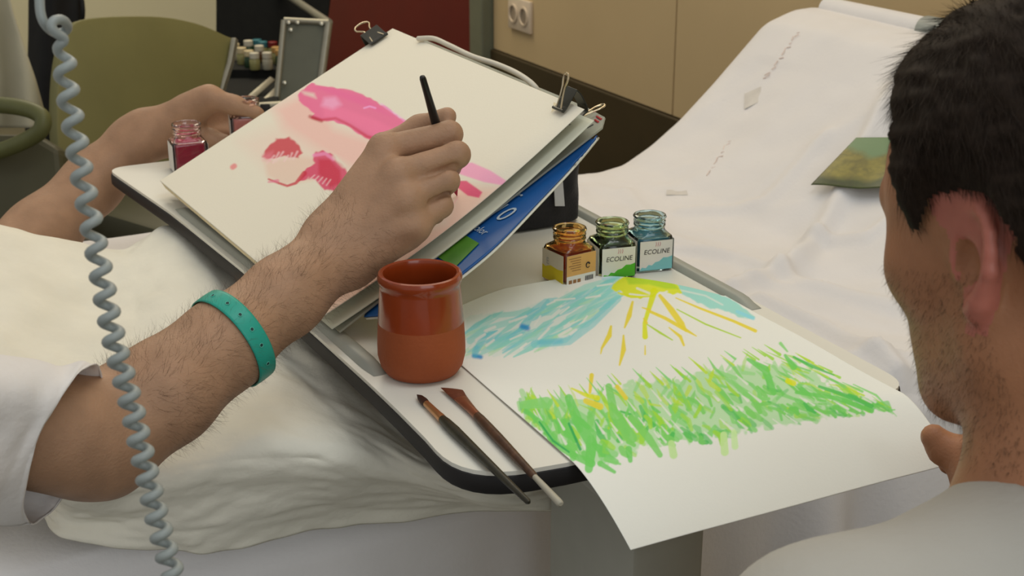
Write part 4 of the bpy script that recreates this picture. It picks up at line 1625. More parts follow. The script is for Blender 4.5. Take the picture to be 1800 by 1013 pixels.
# hand: knuckles (MCP) and middle joints (PIP)
mcp = [P(676, 262, 1.235), P(700, 306, 1.215), P(716, 352, 1.207), P(728, 398, 1.210)]
pip = [P(790, 236, 1.245), P(803, 272, 1.228), P(786, 318, 1.220), P(776, 362, 1.222)]
dip = [P(784, 258, 1.284), P(790, 294, 1.272), P(774, 336, 1.260), P(764, 376, 1.254)]
tip = [P(766, 280, 1.298), P(766, 312, 1.290), P(752, 350, 1.276), P(746, 388, 1.268)]
rad_f = [(.0125, .0118, .0098, .0086), (.0125, .0118, .0100, .0086), (.0120, .0108, .0092, .0080), (.0110, .0100, .0085, .0074)]
palm = []
for k in range(4):
    palm.append(cap(mixp(wr_r, wr_r + pr * .012 * (k - 1.5), 1), mcp[k], .0185, .0140))
palm += [cap(mixp(wr_r, mcp[3], .25) + FW * .010, mixp(wr_r, mcp[3], .85) + FW * .012, .020, .016),      # heel of the little-finger side
         cap(mixp(wr_r, mcp[0], .25) + FW * .012, mixp(wr_r, mcp[0], .75) + FW * .022, .020, .017)]       # ball of the thumb
arm.append((palm, .016, .022))
for k in range(4):
    arm.append((chain([mcp[k], pip[k], dip[k], tip[k]], rad_f[k]), .005, .0055))
# thumb: leaves the side of the palm near its base, meets the brush above the index finger
th0, th1, th2, th3 = mixp(wr_r, mcp[0], .42) + FW * .020, P(676, 262, 1.282), P(738, 226, 1.282), P(786, 205, 1.262)
arm.append((chain([th0, th1, th2, th3], [.016, .0135, .0118, .0088]), .008, .008))
# tendons and knuckle bumps
for k in range(4):
    arm.append(([ell(mcp[k] - FW * .0045, (.0115, .0115, .0105))], .004, .010))
    arm.append(([cap(mixp(wr_r, mcp[k], .45) - FW * .0125, mixp(wr_r, mcp[k], .9) - FW * .0105, .0035, .0035)], .004, .010))
cuts = []
for k in range(3):                      # creases between the fingers
    c0 = mixp(mixp(mcp[k], pip[k], .55), mixp(mcp[k + 1], pip[k + 1], .55), .5)
    c1 = mixp(mixp(mcp[k], pip[k], 1.05), mixp(mcp[k + 1], pip[k + 1], 1.05), .5)
    cuts.append((cap(c0 - FW * .0075, c1 - FW * .0045, .0016, .0036), .004))
v1, f1 = blob(arm, .0021, cuts)
v1 = relax(v1, f1, 1, .4)

# --- left arm (far side), hand round the pale pink bottle -------------------
hb = HELD
sh_l = P(-520, 330, 1.38)
el_l = P(-80, 530, 1.72)
wr_l = P(234, 250, 1.915)
larm = [
    (chain([sh_l, el_l, P(72, 412, 1.85), P(162, 326, 1.905), wr_l], [.055, .047, .044, .036, .028]), .03, .02),
    (chain([P(78, 402, 1.85), P(172, 306, 1.91), P(252, 228, 1.915)], [.034, .030, .026]), .02, .02),
    # palm and ball of the thumb
    ([cap(wr_l, P(330, 222, 1.915), .028, .026), cap(P(262, 222, 1.91), P(352, 182, 1.895), .021, .0200), cap(wr_l, P(345, 246, 1.935), .023, .021)], .02, .02),
    # thumb on top
    (chain([P(330, 192, 1.895), P(368, 172, 1.885), P(412, 186, 1.885), P(452, 200, 1.888)], [.0190, .0165, .0130, .0102]), .01, .012),
    # fingers behind and below
    (chain([P(345, 200, 1.945), P(400, 190, 1.975), P(450, 205, 1.972), P(476, 222, 1.955)], [.0128, .0118, .0102, .0088]), .006, .006),
    (chain([P(345, 216, 1.95), P(402, 210, 1.98), P(452, 225, 1.978), P(476, 240, 1.958)], [.0128, .0118, .0102, .0088]), .006, .006),
    (chain([P(340, 236, 1.945), P(398, 232, 1.972), P(446, 246, 1.968), P(470, 258, 1.95)], [.0124, .0110, .0098, .0084]), .006, .006),
    (chain([P(338, 246, 1.93), P(372, 246, 1.912), P(394, 252, 1.91), P(410, 262, 1.905)], [.0155, .0150, .0125, .0095]), .006, .008),
]
lcuts = [(cap(P(345, 192, 1.866), P(340, 226, 1.884), .0018, .0018), .006), (cap(P(336, 200, 1.868), P(330, 220, 1.880), .0012, .0012), .005),
         (ell(P(392, 222, 1.89), (.015, .02, .012)), .012)]
v2, f2 = blob(larm, .0030, lcuts)
v2 = relax(v2, f2, 1, .4)

# --- trunk, neck and head (mostly out of the picture) -----------------------
hip, chest, neck = L(-.62, 1.38, .74), L(-.72, 1.16, .93), L(-.78, 1.12, 1.13)
hd = L(-.74, 1.13, 1.26)
Rt = np.stack([AX, WX, ZX])
trunk = [
    ([ell(hip, (.15, .19, .13), Rt), ell(mixp(hip, chest, .5), (.13, .18, .16), Rt), ell(chest, (.13, .19, .17), Rt)], .08, .06),
    ([cap(chest + ZX * .08, sh_r, .06, .055), cap(chest + ZX * .08, sh_l, .06, .055)], .06, .06),
    ([cap(chest + ZX * .12, neck, .06, .052), cap(neck, hd, .052, .056)], .04, .05),
    ([ell(hd + AX * .0 + ZX * .05, (.095, .076, .095), Rt), ell(hd + AX * .045 - ZX * .03, (.060, .060, .085), Rt)], .05, .03),
    ([cap(hd + AX * .096 + ZX * .01, hd + AX * .115 - ZX * .03, .008, .013)], .01, .015),
    ([cap(hd + AX * .09 - ZX * .062 - WX * .018, hd + AX * .09 - ZX * .062 + WX * .018, .009)], .01, .012),
    ([ell(hd - AX * .005 + WX * .08, (.020, .008, .032), Rt)], .01, .01), ([ell(hd - AX * .005 - WX * .08, (.020, .008, .032), Rt)], .01, .01),
]
tcuts = [(ell(hd + AX * .098 + WX * .03 + ZX * .012, (.012, .016, .011), Rt), .012), (ell(hd + AX * .098 - WX * .03 + ZX * .012, (.012, .016, .011), Rt), .012)]
v3, f3 = blob(trunk, .0075, tcuts)
V1 = np.concatenate([v1, v2, v3])
F1 = np.concatenate([f1, f2 + len(v1), f3 + len(v1) + len(v2)])
body = mk('body', V1, F1, m_skin, p1)
for w_ in (.03, -.03):
    G().lathe([(.0001, -.012), (.007, -.0098), (.0105, -.006), (.012, 0), (.0105, .006), (.007, .0098), (.0001, .012)], hd + AX * .086 + WX * w_ + ZX * .012, 20, (WX, ZX, AX)).build('eye', M('eye_white', (.7, .68, .65), .2, 0, c2=(.66, .64, .6)), p1)
# hair of the trunk's head
n3 = vnormals(v3, f3)
rel = v3 - hd
msk = (rel @ ZX > .055 + .35 * np.maximum(rel @ AX, 0)) | ((rel @ AX < -.03) & (rel @ ZX > -.04))
msk &= (rel @ ZX > -.06)
keep = msk[f3].all(1)
ids = np.unique(f3[keep])
remap = np.full(len(v3), -1)
remap[ids] = np.arange(len(ids))
mk('hair', v3[ids] + n3[ids] * .008, remap[f3[keep]], m_hair, p1)

# nails on the thumb of the left hand
nn_l = UP * .8 - FW * .6
nl = P(440, 196, 1.887) + nn_l * .0104
G().lathe([(.0056, -.001), (.0052, .0004), (.003, .0010), (.0001, .0012)], nl, 16, (RT, np.cross(nn_l, RT), nn_l), 1.2, .8).build('thumb_nail', m_nail, p1)

# forearm hair
n1 = vnormals(v1, f1)
pxs, pys = proj(v1)
axis = (wr_r - el_r) / np.linalg.norm(wr_r - el_r)
tt = (v1 - el_r) @ axis
ok = (tt > .03) & (tt < np.linalg.norm(wr_r - el_r) + .02)
cand = np.where(ok)[0]
rr = np.random.default_rng(5)
pick = rr.choice(cand, 5200)
rt_ = v1[pick] + rr.normal(0, .0008, (len(pick), 3))
dirh = n1[pick] * .30 + axis * .45 - UP * .35 + RT * .15 + rr.normal(0, .28, (len(pick), 3))
topb = (n1[pick] @ UP > .35)
dirh[topb] += UP * .5 - RT * .25
dirh /= np.linalg.norm(dirh, axis=1)[:, None]
strands('arm_hair', rt_ - n1[pick] * .0006, dirh, n1[pick], np.where(topb, .013, .011), .00011, m_ahair, p1, .5, 3, 6)

# wristband: a curved strap with punched holes, closed round the forearm
bt0 = mixp(fm2, fm3, .12)
ba = (fm3 - fm2) / np.linalg.norm(fm3 - fm2)
ba = ba * .97 + RT * .10 - FW * .12
ba /= np.linalg.norm(ba)
e1_ = pr - ba * (pr @ ba)
e1_ /= np.linalg.norm(e1_)
e2_ = np.cross(ba, e1_)


def skin_r(dirv, s):                    # reach of the forearm from the band's axis
    q = v1 - (bt0 + ba * s)
    al = q @ ba
    m_ = np.abs(al) < .004
    qq = q[m_] - np.outer(al[m_], ba)
    rr_ = np.linalg.norm(qq, axis=1)
    cs_ = (qq @ dirv) / (rr_ + 1e-9)
    mm_ = (cs_ > .985) & (rr_ < .07)
    return rr_[mm_].max() if mm_.any() else .04


nb = 72
wid = .0085
vv_, ff_ = [], []
rads = []
for k in range(nb):
    t_ = 2 * math.pi * k / nb
    dv_ = e1_ * math.cos(t_) + e2_ * math.sin(t_)
    rads.append([max(skin_r(dv_, s_ * wid) for s_ in (-1, 0, 1)) + .0012] * 3)
rads = np.array(rads)
for _ in range(3):
    rads = (np.roll(rads, 1, 0) + rads + np.roll(rads, -1, 0)) / 3
rads += .0008
bandp = np.zeros((nb + 1, 9, 3))
for k in range(nb + 1):
    t_ = 2 * math.pi * (k % nb) / nb
    dv_ = e1_ * math.cos(t_) + e2_ * math.sin(t_)
    for j in range(9):
        s_ = -1 + 2 * j / 8
        r_ = rads[k % nb, 0]
        bandp[k, j] = bt0 + ba * s_ * wid + dv_ * (r_ + .0004 * (1 - s_ * s_))
nrmb = normals_of(bandp)
outw_ = bandp - bt0
sgn = np.sign((nrmb * outw_).sum(2).mean())
m_band = M('wristband_green', lin((40, 158, 138)), .4, .03)
band = sheet('wristband', bandp, m_band, p1, .0011, flip=(sgn < 0))
m_hole = M('band_hole', lin((28, 60, 56)), .6, .05)
m_hring = M('band_hole_rim', lin((96, 190, 170)), .5, .03)
fxb, fyb = proj(bandp[:, 4])
facing = ((bandp[:, 4] - (bt0)) @ FW) < 0
for (hx, hy) in [(369, 541), (386, 555), (402, 575), (417, 597), (432, 620), (443, 645)]:
    dd_ = np.where(facing, (fxb - hx) ** 2 + (fyb - hy) ** 2, 1e9)
    k = int(np.argmin(dd_))
    dv_ = bandp[k, 4] - bt0
    dv_ = dv_ - ba * (dv_ @ ba)
    dv_ /= np.linalg.norm(dv_)
    tv_ = np.cross(ba, dv_)
    h_ = G().lathe([(.0013, 0), (.0013, .0003), (.0001, .0003)], bandp[k, 4] + dv_ * .0001, 12, (ba, tv_, dv_)).build('hole', m_hole, band)
    th_ = np.linspace(0, 2 * math.pi, 16, endpoint=False)
    G().tube([bandp[k, 4] + dv_ * .0003 + ba * .0016 * math.cos(q_) + tv_ * .0016 * math.sin(q_) for q_ in th_], .0003, 5, closed=True).build('hole_rim', m_hring, band)

# sleeve and gown
def ringpts(cx, cy, d, vx, vy, dx, dy, dd, n=48, ruff=.0):
    out = []
    for k in range(n):
        t_ = 2 * math.pi * k / n
        c_, s_ = math.cos(t_), math.sin(t_)
        out.append(P(cx + vx * c_ + dx * s_, cy + vy * c_ + dy * s_, d + dd * s_ + ruff * math.sin(5 * t_)))
    return out


rings_ = [ringpts(112, 782, 1.0, -58, 138, -40, -18, -.066), ringpts(100, 782, .997, -57, 140, -38, -16, -.067, ruff=.002), ringpts(60, 780, .985, -52, 142, -34, -12, -.068, ruff=.004), ringpts(-20, 772, .955, -40, 142, -26, -8, -.070, ruff=.003),
          ringpts(-150, 750, .905, -22, 142, -16, -4, -.066, ruff=.004), ringpts(-330, 700, .85, 0, 150, 0, 0, -.075)]
sl = cr(np.array(rings_), 60)
sl = np.concatenate([sl, sl[:, :1]], 1)
U, V = np.meshgrid(np.linspace(0, 1, sl.shape[0]), np.linspace(0, 1, sl.shape[1]), indexing='ij')
nn_ = normals_of(sl)
sl = sl + nn_ * (.003 * vnoise(U * 7 + 2 * np.sin(V * 6.283), 3 * np.cos(V * 6.283), 6))[..., None]
sheet('sleeve', sl, m_gown, p1, .0012, flip=True)
sl2 = cr(np.array([ringpts(-150, 440, 1.52, 6, 70, 20, -10, -.06), ringpts(-230, 420, 1.47, 6, 78, 10, -4, -.066), ringpts(-400, 370, 1.42, 0, 90, 0, 0, -.072), ringpts(-540, 330, 1.38, 0, 95, 0, 0, -.075)]), 30)
sl2 = np.concatenate([sl2, sl2[:, :1]], 1)
sheet('sleeve', sl2, m_gown, p1, .0012, flip=True)
gown = [([ell(hip, (.19, .22, .14), Rt), ell(mixp(hip, chest, .5), (.165, .205, .19), Rt), ell(chest, (.155, .215, .18), Rt)], .08, .06),
        ([cap(chest + ZX * .07, sh_r, .075, .072), cap(chest + ZX * .07, sh_l, .075, .072)], .06, .06)]
vg, fg = blob(gown, .010)
vg = vg + vnormals(vg, fg) * (.006 * vnoise(vg[:, 0] * 14, vg[:, 2] * 9 + vg[:, 1] * 5, 3))[:, None]
mk('gown', vg, fg, m_gown, p1)

# brush held in the right hand
bt_top = P(742, 134, 1.205)
bt_tip = P(803, 345, 1.30)
dvec = (bt_tip - bt_top)
hp = on_page(803, 345)[0]
br_root = empty('paintbrush', bt_top)
tag(br_root, 'slim black paintbrush held upright between thumb and forefinger', 'paintbrush', 'paintbrushes')
ln = np.linalg.norm(hp - bt_top)
ax_ = (hp - bt_top) / ln
sd_ = np.cross(ax_, RT)
sd_ /= np.linalg.norm(sd_)
fr_ = (sd_, np.cross(ax_, sd_), ax_)
G().lathe([(.0001, 0), (.0024, .0006), (.0030, .003), (.0033, .02), (.0044, ln * .40), (.0046, ln * .5), (.0036, ln * .66)], bt_top, 18, fr_).build('handle', M('handle_jet', lin((28, 26, 26)), .3, .1), br_root)
G().lathe([(.0036, ln * .655), (.0030, ln * .88)], bt_top, 16, fr_).build('ferrule', m_fer, br_root)
G().lathe([(.0030, ln * .878), (.0036, ln * .92), (.0003, ln)], bt_top, 16, fr_).build('bristles', M('bristle_pink', lin((170, 40, 70)), .6, .2, 200), br_root)


# ---- cream cover over the first person's lap
rows = [
    [(-260, 380, .80), (-100, 388, .79), (0, 404, .78), (130, 428, .76), (215, 441, .745), (310, 403, .757), (440, 475, .74), (600, 575, .735), (780, 700, .70), (980, 760, .66)],
    [(-260, 480, .82), (-100, 500, .81), (0, 510, .79), (130, 520, .76), (230, 530, .75), (330, 520, .762), (450, 560, .75), (600, 650, .74), (790, 770, .70), (990, 800, .655)],
    [(-260, 620, .82), (-100, 640, .80), (0, 640, .78), (130, 650, .755), (250, 660, .75), (380, 650, .755), (500, 680, .75), (640, 740, .735), (820, 830, .70), (1000, 840, .65)],
    [(-260, 760, .76), (-100, 780, .75), (20, 800, .745), (130, 830, .745), (260, 820, .745), (400, 790, .745), (540, 790, .74), (680, 820, .71), (850, 870, .68), (1010, 870, .645)],
    [(-260, 830, .70), (-100, 860, .69), (40, 870, .69), (130, 900, .69), (260, 905, .69), (400, 880, .69), (550, 860, .69), (700, 865, .67), (880, 885, .655), (1020, 885, .64)],
    [(-260, 840, .66), (-100, 880, .66), (40, 890, .665), (120, 945, .665), (260, 962, .65), (360, 966, .635), (540, 935, .628), (720, 908, .625), (905, 895, .625), (1030, 892, .63)],
]
ctrl = np.array([[T(*c) for c in r] for r in rows])
back = ctrl[0].copy()
back[:, 2] = .60
back += AX * .0 + WX * .05
ctrl = np.concatenate([back[None], ctrl])
cg = patch(ctrl, 150, 220)
U, V = np.meshgrid(np.linspace(0, 1, 150), np.linspace(0, 1, 220), indexing='ij')
cgn = normals_of(cg)
if cgn[..., 2].mean() < 0:
    cgn = -cgn
wv = .0050 * vnoise(U * 8 + V * 5, V * 9 - U * 4, 11) + .0030 * vnoise(U * 20, V * 16 + U * 8, 12) + .0012 * vnoise(U * 46, V * 40, 13)
wv += .006 * np.maximum(0, vnoise(V * 11 - U * 3, U * 3, 14)) ** 2
cg = cg + cgn * (wv * np.clip(U * 6, 0, 1))[..., None]
m_cover = M('cover_cream', lin((232, 228, 212)), .8, .05, 14, bump=.45, bscale=120)
cgz = sheet('lap_cover', cg, m_cover, None, .001, flip=True)
tag(cgz, 'crumpled cream cover spread over the lap under the overbed table', 'blanket')

# ---- second person, seen from behind ---------------------------------------
p2 = empty('person', (.42, .60, 0))
tag(p2, 'dark haired person in pale shirt seen from behind, looking at the grass painting', 'person')
TH = math.radians(32)
PD = math.radians(14)
fh = np.array([-math.sin(TH), math.cos(TH), 0])
lh = np.array([-math.cos(TH), -math.sin(TH), 0])
hf = fh * math.cos(PD) - ZX * math.sin(PD)
hu = ZX * math.cos(PD) + fh * math.sin(PD)
EAR = P(1708, 452, .73)
HO = EAR - lh * .088 + hf * .012


def h(x, y, z):                          # head frame: forward, left, up
    return HO + hf * x + lh * y + hu * z


RH = np.stack([hf, lh, hu])
ee = -hf * .80 + lh * .60                # ear leans back and out
ee /= np.linalg.norm(ee)


def ear(sgn):
    e_ = -hf * .97 + lh * .26 * sgn
    e_ /= np.linalg.norm(e_)
    u_ = hu * .985 - hf * .17
    c0 = h(.004, .0735 * sgn, -.002)
    cc_ = c0 + e_ * .013
    pts_ = []
    for a_ in np.linspace(205, -75, 14):
        t_ = math.radians(a_)
        k_ = 1.0 if a_ > -20 else .86
        pts_.append(cc_ + e_ * .0180 * math.cos(t_) * k_ + u_ * .0290 * math.sin(t_) + lh * sgn * (.005 + .004 * math.cos(t_)))
    helix = chain(pts_, [.0030] * 3 + [.0034] * 7 + [.0040] * 2 + [.0055, .0065])
    n_ = np.cross(e_, u_)
    n_ /= np.linalg.norm(n_)
    R_ = np.stack([e_, u_, n_])
    plate = ell(cc_ + e_ * .001, (.0155, .027, .0042), R_)
    lobe = ell(cc_ - u_ * .0255 + e_ * .001, (.0085, .011, .0048), R_)
    anti = chain([cc_ + e_ * .006 + u_ * .018 + n_ * .0, cc_ + e_ * .010 + u_ * .0, cc_ + e_ * .004 - u_ * .016], [.0035, .0035, .0035])
    tragus = cap(c0 + hf * .001 + lh * sgn * .002, c0 - u_ * .008 + lh * sgn * .002, .005, .005)
    outw2 = n_ if (n_ @ (lh * sgn + hf)) > 0 else -n_
    cut = ell(cc_ - e_ * .004 - u_ * .003 + outw2 * .0055, (.0085, .0125, .0065), R_)
    return [(helix, .004, .005), ([plate, lobe], .006, .008), (anti, .004, .004), ([tragus], .004, .006)], (cut, .004)


e_l, cut_l = ear(1)
e_r, cut_r = ear(-1)
nk0, nk1 = h(-.022, 0, -.05), HO - fh * .055 - ZX * .175
shc = HO - fh * .07 - ZX * .22
s_l, s_r = shc + lh * .195 + fh * .02 + ZX * .018, shc - lh * .195 + fh * .02 - ZX * .01
head = [
    ([ell(h(-.010, 0, .040), (.100, .079, .090), RH), ell(h(.030, 0, .000), (.070, .066, .095), RH), ell(h(-.045, 0, .005), (.060, .066, .065), RH)], .04, .03),
    ([cap(h(.000, .056, -.052), h(.070, .016, -.098), .020, .017), cap(h(.000, -.056, -.052), h(.070, -.016, -.098), .020, .017), cap(h(.072, .012, -.098), h(.072, -.012, -.098), .018)], .02, .03),
    ([ell(h(.045, 0, -.060), (.045, .050, .045), RH)], .03, .03),
    ([ell(h(.052, .050, -.018), (.026, .018, .018), RH), ell(h(.052, -.050, -.018), (.026, .018, .018), RH)], .02, .025),
    ([cap(h(.088, .034, .026), h(.094, -.034, .026), .008)], .01, .015),
    ([cap(h(.093, 0, .012), h(.112, 0, -.026), .007, .012), ell(h(.102, .011, -.030), (.010, .008, .007), RH), ell(h(.102, -.011, -.030), (.010, .008, .007), RH)], .008, .010),
    ([cap(h(.090, .018, -.060), h(.090, -.018, -.060), .0065), cap(h(.088, .015, -.071), h(.088, -.015, -.071), .0065)], .006, .008),
    ([cap(nk0, nk1, .058, .060), cap(h(-.005, .045, -.065), nk1 + lh * .03 + fh * .035, .022, .022), cap(h(-.005, -.045, -.065), nk1 - lh * .03 + fh * .035, .022, .022)], .03, .028),
    ([cap(nk1 - fh * .01, s_l, .055, .052), cap(nk1 - fh * .01, s_r, .055, .052)], .05, .05),
    ([ell(shc - ZX * .10 - fh * .0, (.11, .165, .16), np.stack([fh, lh, ZX]))], .06, .06),
]
vh, fhh = blob(head + e_l + e_r, .0026, [cut_l, cut_r, (ell(h(.098, .031, .006), (.011, .016, .010), RH), .01), (ell(h(.098, -.031, .006), (.011, .016, .010), RH), .01)])
vh = relax(vh, fhh, 1, .35)
# arms: the left hand pins the corner of the paper, thumb on top
hw0 = P(1742, 838, 1.02)
el2 = np.array([.36, .70, .62])
TF = P(1641, 768, 1.035)
arm2 = [
    (chain([s_l, mixp(s_l, el2, .5), el2, hw0], [.050, .044, .040, .027]), .03, .02),
    ([cap(hw0, P(1722, 800, 1.05), .022, .020), cap(hw0, P(1742, 800, 1.07), .022, .018)], .015, .015),
    (chain([P(1724, 806, 1.03), P(1690, 800, 1.03), P(1660, 790, 1.035), TF], [.016, .0135, .0120, .0098]), .006, .008),
    (chain([P(1726, 800, 1.07), P(1690, 812, 1.075), P(1668, 816, 1.068)], [.0115, .0100, .0085]), .005, .006),
    (chain([P(1740, 790, 1.085), P(1704, 800, 1.095), P(1682, 806, 1.088)], [.0115, .0100, .0085]), .005, .006),
    (chain([P(1752, 782, 1.10), P(1722, 790, 1.112), P(1700, 796, 1.105)], [.0110, .0098, .0082]), .005, .006),
    (chain([P(1762, 776, 1.115), P(1740, 782, 1.125), P(1722, 788, 1.12)], [.0100, .0088, .0075]), .005, .006),
]
va, fa = blob(arm2, .0032)
el3 = s_r + np.array([.06, .06, -.30])
hw3 = el3 + fh * .22 + lh * .10 + ZX * .02
arm3 = [(chain([s_r, el3, hw3], [.050, .041, .027]), .03, .02), ([cap(hw3, hw3 + fh * .07, .026, .022)], .01, .02)]
for k in range(4):
    b0 = hw3 + fh * .07 + lh * (.027 - .018 * k)
    arm3.append((chain([b0, b0 + fh * .035 - ZX * .01, b0 + fh * .055 - ZX * .03, b0 + fh * .05 - ZX * .05], [.0115, .0105, .0095, .008]), .005, .006))
arm3.append((chain([hw3 + fh * .02 + lh * .02, hw3 + fh * .05 + lh * .045 - ZX * .01, hw3 + fh * .085 + lh * .045 - ZX * .03], [.015, .0125, .009]), .006, .008))
vb, fb = blob(arm3, .0045)
V2 = np.concatenate([vh, va, vb])
F2 = np.concatenate([fhh, fa + len(vh), fb + len(vh) + len(va)])
body2 = mk('body', V2, F2, m_skin_r, p2)
body2.data.materials.append(M('skin_ear', lin((178, 108, 92)), .45, .08, 60, sss=.2))
_cen = V2[F2].mean(1)
_mi = np.zeros(len(F2), dtype=np.int32)
for _s in (1, -1):
    _c = h(.004, .0735 * _s, -.002) + (-hf * .97 + lh * .26 * _s) * .013
    _q = _cen - _c
    _mi[(np.abs(_q @ hu) < .043) & (np.abs(_q @ hf) < .032) & (((_cen - HO) @ lh) * _s > .0795)] = 1
if len(body2.data.polygons) == len(_mi):
    body2.data.polygons.foreach_set('material_index', _mi)
for y_ in (.031, -.031):
    G().lathe([(.0001, -.0118), (.007, -.0095), (.0118, 0), (.007, .0095), (.0001, .0118)], h(.083, y_, .006), 20, (lh, hu, hf)).build('eye', M('eye_white', (.7, .68, .65), .2, 0, c2=(.66, .64, .6)), p2)

# hair
rel = vh - HO
hx_, hy_, hz_ = rel @ hf, rel @ lh, rel @ hu
hline = np.interp(hx_, [-.12, -.085, -.062, -.04, -.025, -.004, .014, .030, .037, .042, .055, .08, .11], [-.055, -.052, -.040, -.012, .022, .036, .034, .010, .010, .045, .062, .080, .085])
hm = (hz_ > hline + .004 * vnoise(hx_ * 90, hy_ * 90, 2)) & (hz_ > -.07)
# keep off the ears
for sgn in (1, -1):
    cc_ = h(.004, .0735 * sgn, -.002) + (-hf * .97 + lh * .26 * sgn) * .013
    hm &= ~((np.linalg.norm(vh - cc_, axis=1) < .036) & (hy_ * sgn > .079))
nh = vnormals(vh, fhh)
keep = hm[fhh].all(1)
ids = np.unique(fhh[keep])
remap = np.full(len(vh), -1)
remap[ids] = np.arange(len(ids))
fk = remap[fhh[keep]]
vk = vh[ids]
nk = nh[ids]
depth = np.clip((hz_[ids] - hline[ids]) / .03, 0, 1)
thick = .002 + .012 * depth
vk2 = vk + nk * (thick * (1 + .15 * vnoise(vk[:, 0] * 160, vk[:, 2] * 160 + vk[:, 1] * 60, 5)))[:, None]
hair = mk('hair', vk2, fk, m_hair, p2)
rr = np.random.default_rng(11)
pick = rr.choice(len(vk2), 24000)
fo_ = nk[pick]
down = -hu * .75 - hf * .35
dh = down - fo_ * (fo_ @ down)[:, None]
dh /= np.linalg.norm(dh, axis=1)[:, None] + 1e-9
dh = dh + fo_ * .22 + rr.normal(0, .16, (len(pick), 3))
dh /= np.linalg.norm(dh, axis=1)[:, None]
rt0 = vk2[pick] - fo_ * .002 + rr.normal(0, .001, (len(pick), 3))
strands('hair_strands', rt0, dh, fo_, .006 + .014 * depth[pick], .00035, m_hair, hair, .5, 3, 12)
# beard shadow
sm = (hz_ < -.010) & (hz_ > -.125) & (hx_ > -.01 - .15 * np.maximum(0, -.03 - hz_)) & (hx_ < .10) & (np.abs(hy_) > .012) & (~hm)
sm &= (rel @ ZX > -.15)
cand = np.where(sm)[0]
if len(cand):
    pick = rr.choice(cand, 7000)
    dd = nh[pick] * .45 - hu * .7 + rr.normal(0, .2, (len(pick), 3))
    dd /= np.linalg.norm(dd, axis=1)[:, None]
    strands('stubble', vh[pick] + rr.normal(0, .0008, (len(pick), 3)) - nh[pick] * .0005, dd, nh[pick], .0045, .00022, m_ahair, p2, .3, 2, 13)

# shirt and trousers
m_shirt = M('shirt_pale', lin((176, 173, 164)), .85, .03, 14, bump=.3, bscale=180)
RB = np.stack([fh, lh, ZX])
ch2 = shc - ZX * .12
hp2 = shc - ZX * .45 - fh * .04
shirt = [
    ([cap(nk1 - fh * .012 - ZX * .004, s_l, .066, .066), cap(nk1 - fh * .012 - ZX * .004, s_r, .066, .066)], .05, .05),
    ([ell(ch2, (.135, .185, .19), RB), ell(mixp(ch2, hp2, .6), (.130, .175, .20), RB), ell(hp2, (.13, .175, .10), RB)], .08, .07),
    ([cap(s_l, mixp(s_l, el2, .62), .064, .060), cap(s_r, mixp(s_r, el3, .62), .064, .060)], .04, .04),
]
vs, fs_ = blob(shirt, .006, [(cap(nk1 + ZX * .045 - fh * .002, nk1 + ZX * .16, .069, .08), .008)])
vs = vs + vnormals(vs, fs_) * (.0045 * vnoise(vs[:, 0] * 16, vs[:, 2] * 12 + vs[:, 1] * 10, 8))[:, None]
mk('shirt', vs, fs_, m_shirt, p2)
g = G()
cen_ = nk1 + ZX * .040
ring_ = []
for t_ in np.linspace(0, 2 * math.pi, 48, endpoint=False):
    ring_.append(cen_ + fh * .072 * math.cos(t_) + lh * .073 * math.sin(t_) + ZX * (-.016 * math.cos(t_)))
v_, f_ = [], []
for k, q in enumerate(ring_):
    o_ = (q - cen_)
    o_ = o_ - ZX * o_[2]
    o_ /= np.linalg.norm(o_)
    for (dr, dz) in [(0.012, -.018), (.009, -.006), (.003, .009), (-.001, .010), (-.003, .004), (.000, -.018)]:
        v_.append(q + o_ * dr + ZX * dz)
n6 = 6
for k in range(48):
    for j in range(n6):
        f_.append((k * n6 + j, ((k + 1) % 48) * n6 + j, ((k + 1) % 48) * n6 + (j + 1) % n6, k * n6 + (j + 1) % n6))
G().add(v_, f_).build('collar', m_shirt, p2)
m_trou = M('trousers_dark', lin((60, 62, 70)), .85, .06, 20)
kn_l, kn_r = hp2 + fh * .16 + lh * .34 - ZX * .02, hp2 + fh * .22 - lh * .26 - ZX * .02
ft_l, ft_r = np.array([kn_l[0], kn_l[1] - .03, .085]), np.array([kn_r[0], kn_r[1] - .03, .085])
tr = [([ell(hp2 - ZX * .02, (.14, .18, .11), RB)], .05, .05), (chain([hp2 + lh * .09, kn_l, ft_l], [.085, .062, .048]), .04, .04), (chain([hp2 - lh * .09, kn_r, ft_r], [.085, .062, .048]), .04, .04)]
vt, ft_ = blob(tr, .009)
mk('trousers', vt, ft_, m_trou, p2)
m_shoe = M('shoe_black', lin((34, 32, 32)), .5, .1)
for q in (ft_l, ft_r):
    vq, fq = blob([([cap(q - ZX * .04, q + fh * .15 - ZX * .050, .040, .034), cap(q - ZX * .045, q - fh * .03 - ZX * .048, .040, .036)], .02, .02)], .006)
    vq[:, 2] = np.maximum(vq[:, 2], .002)
    mk('shoe', vq, fq, m_shoe, p2)

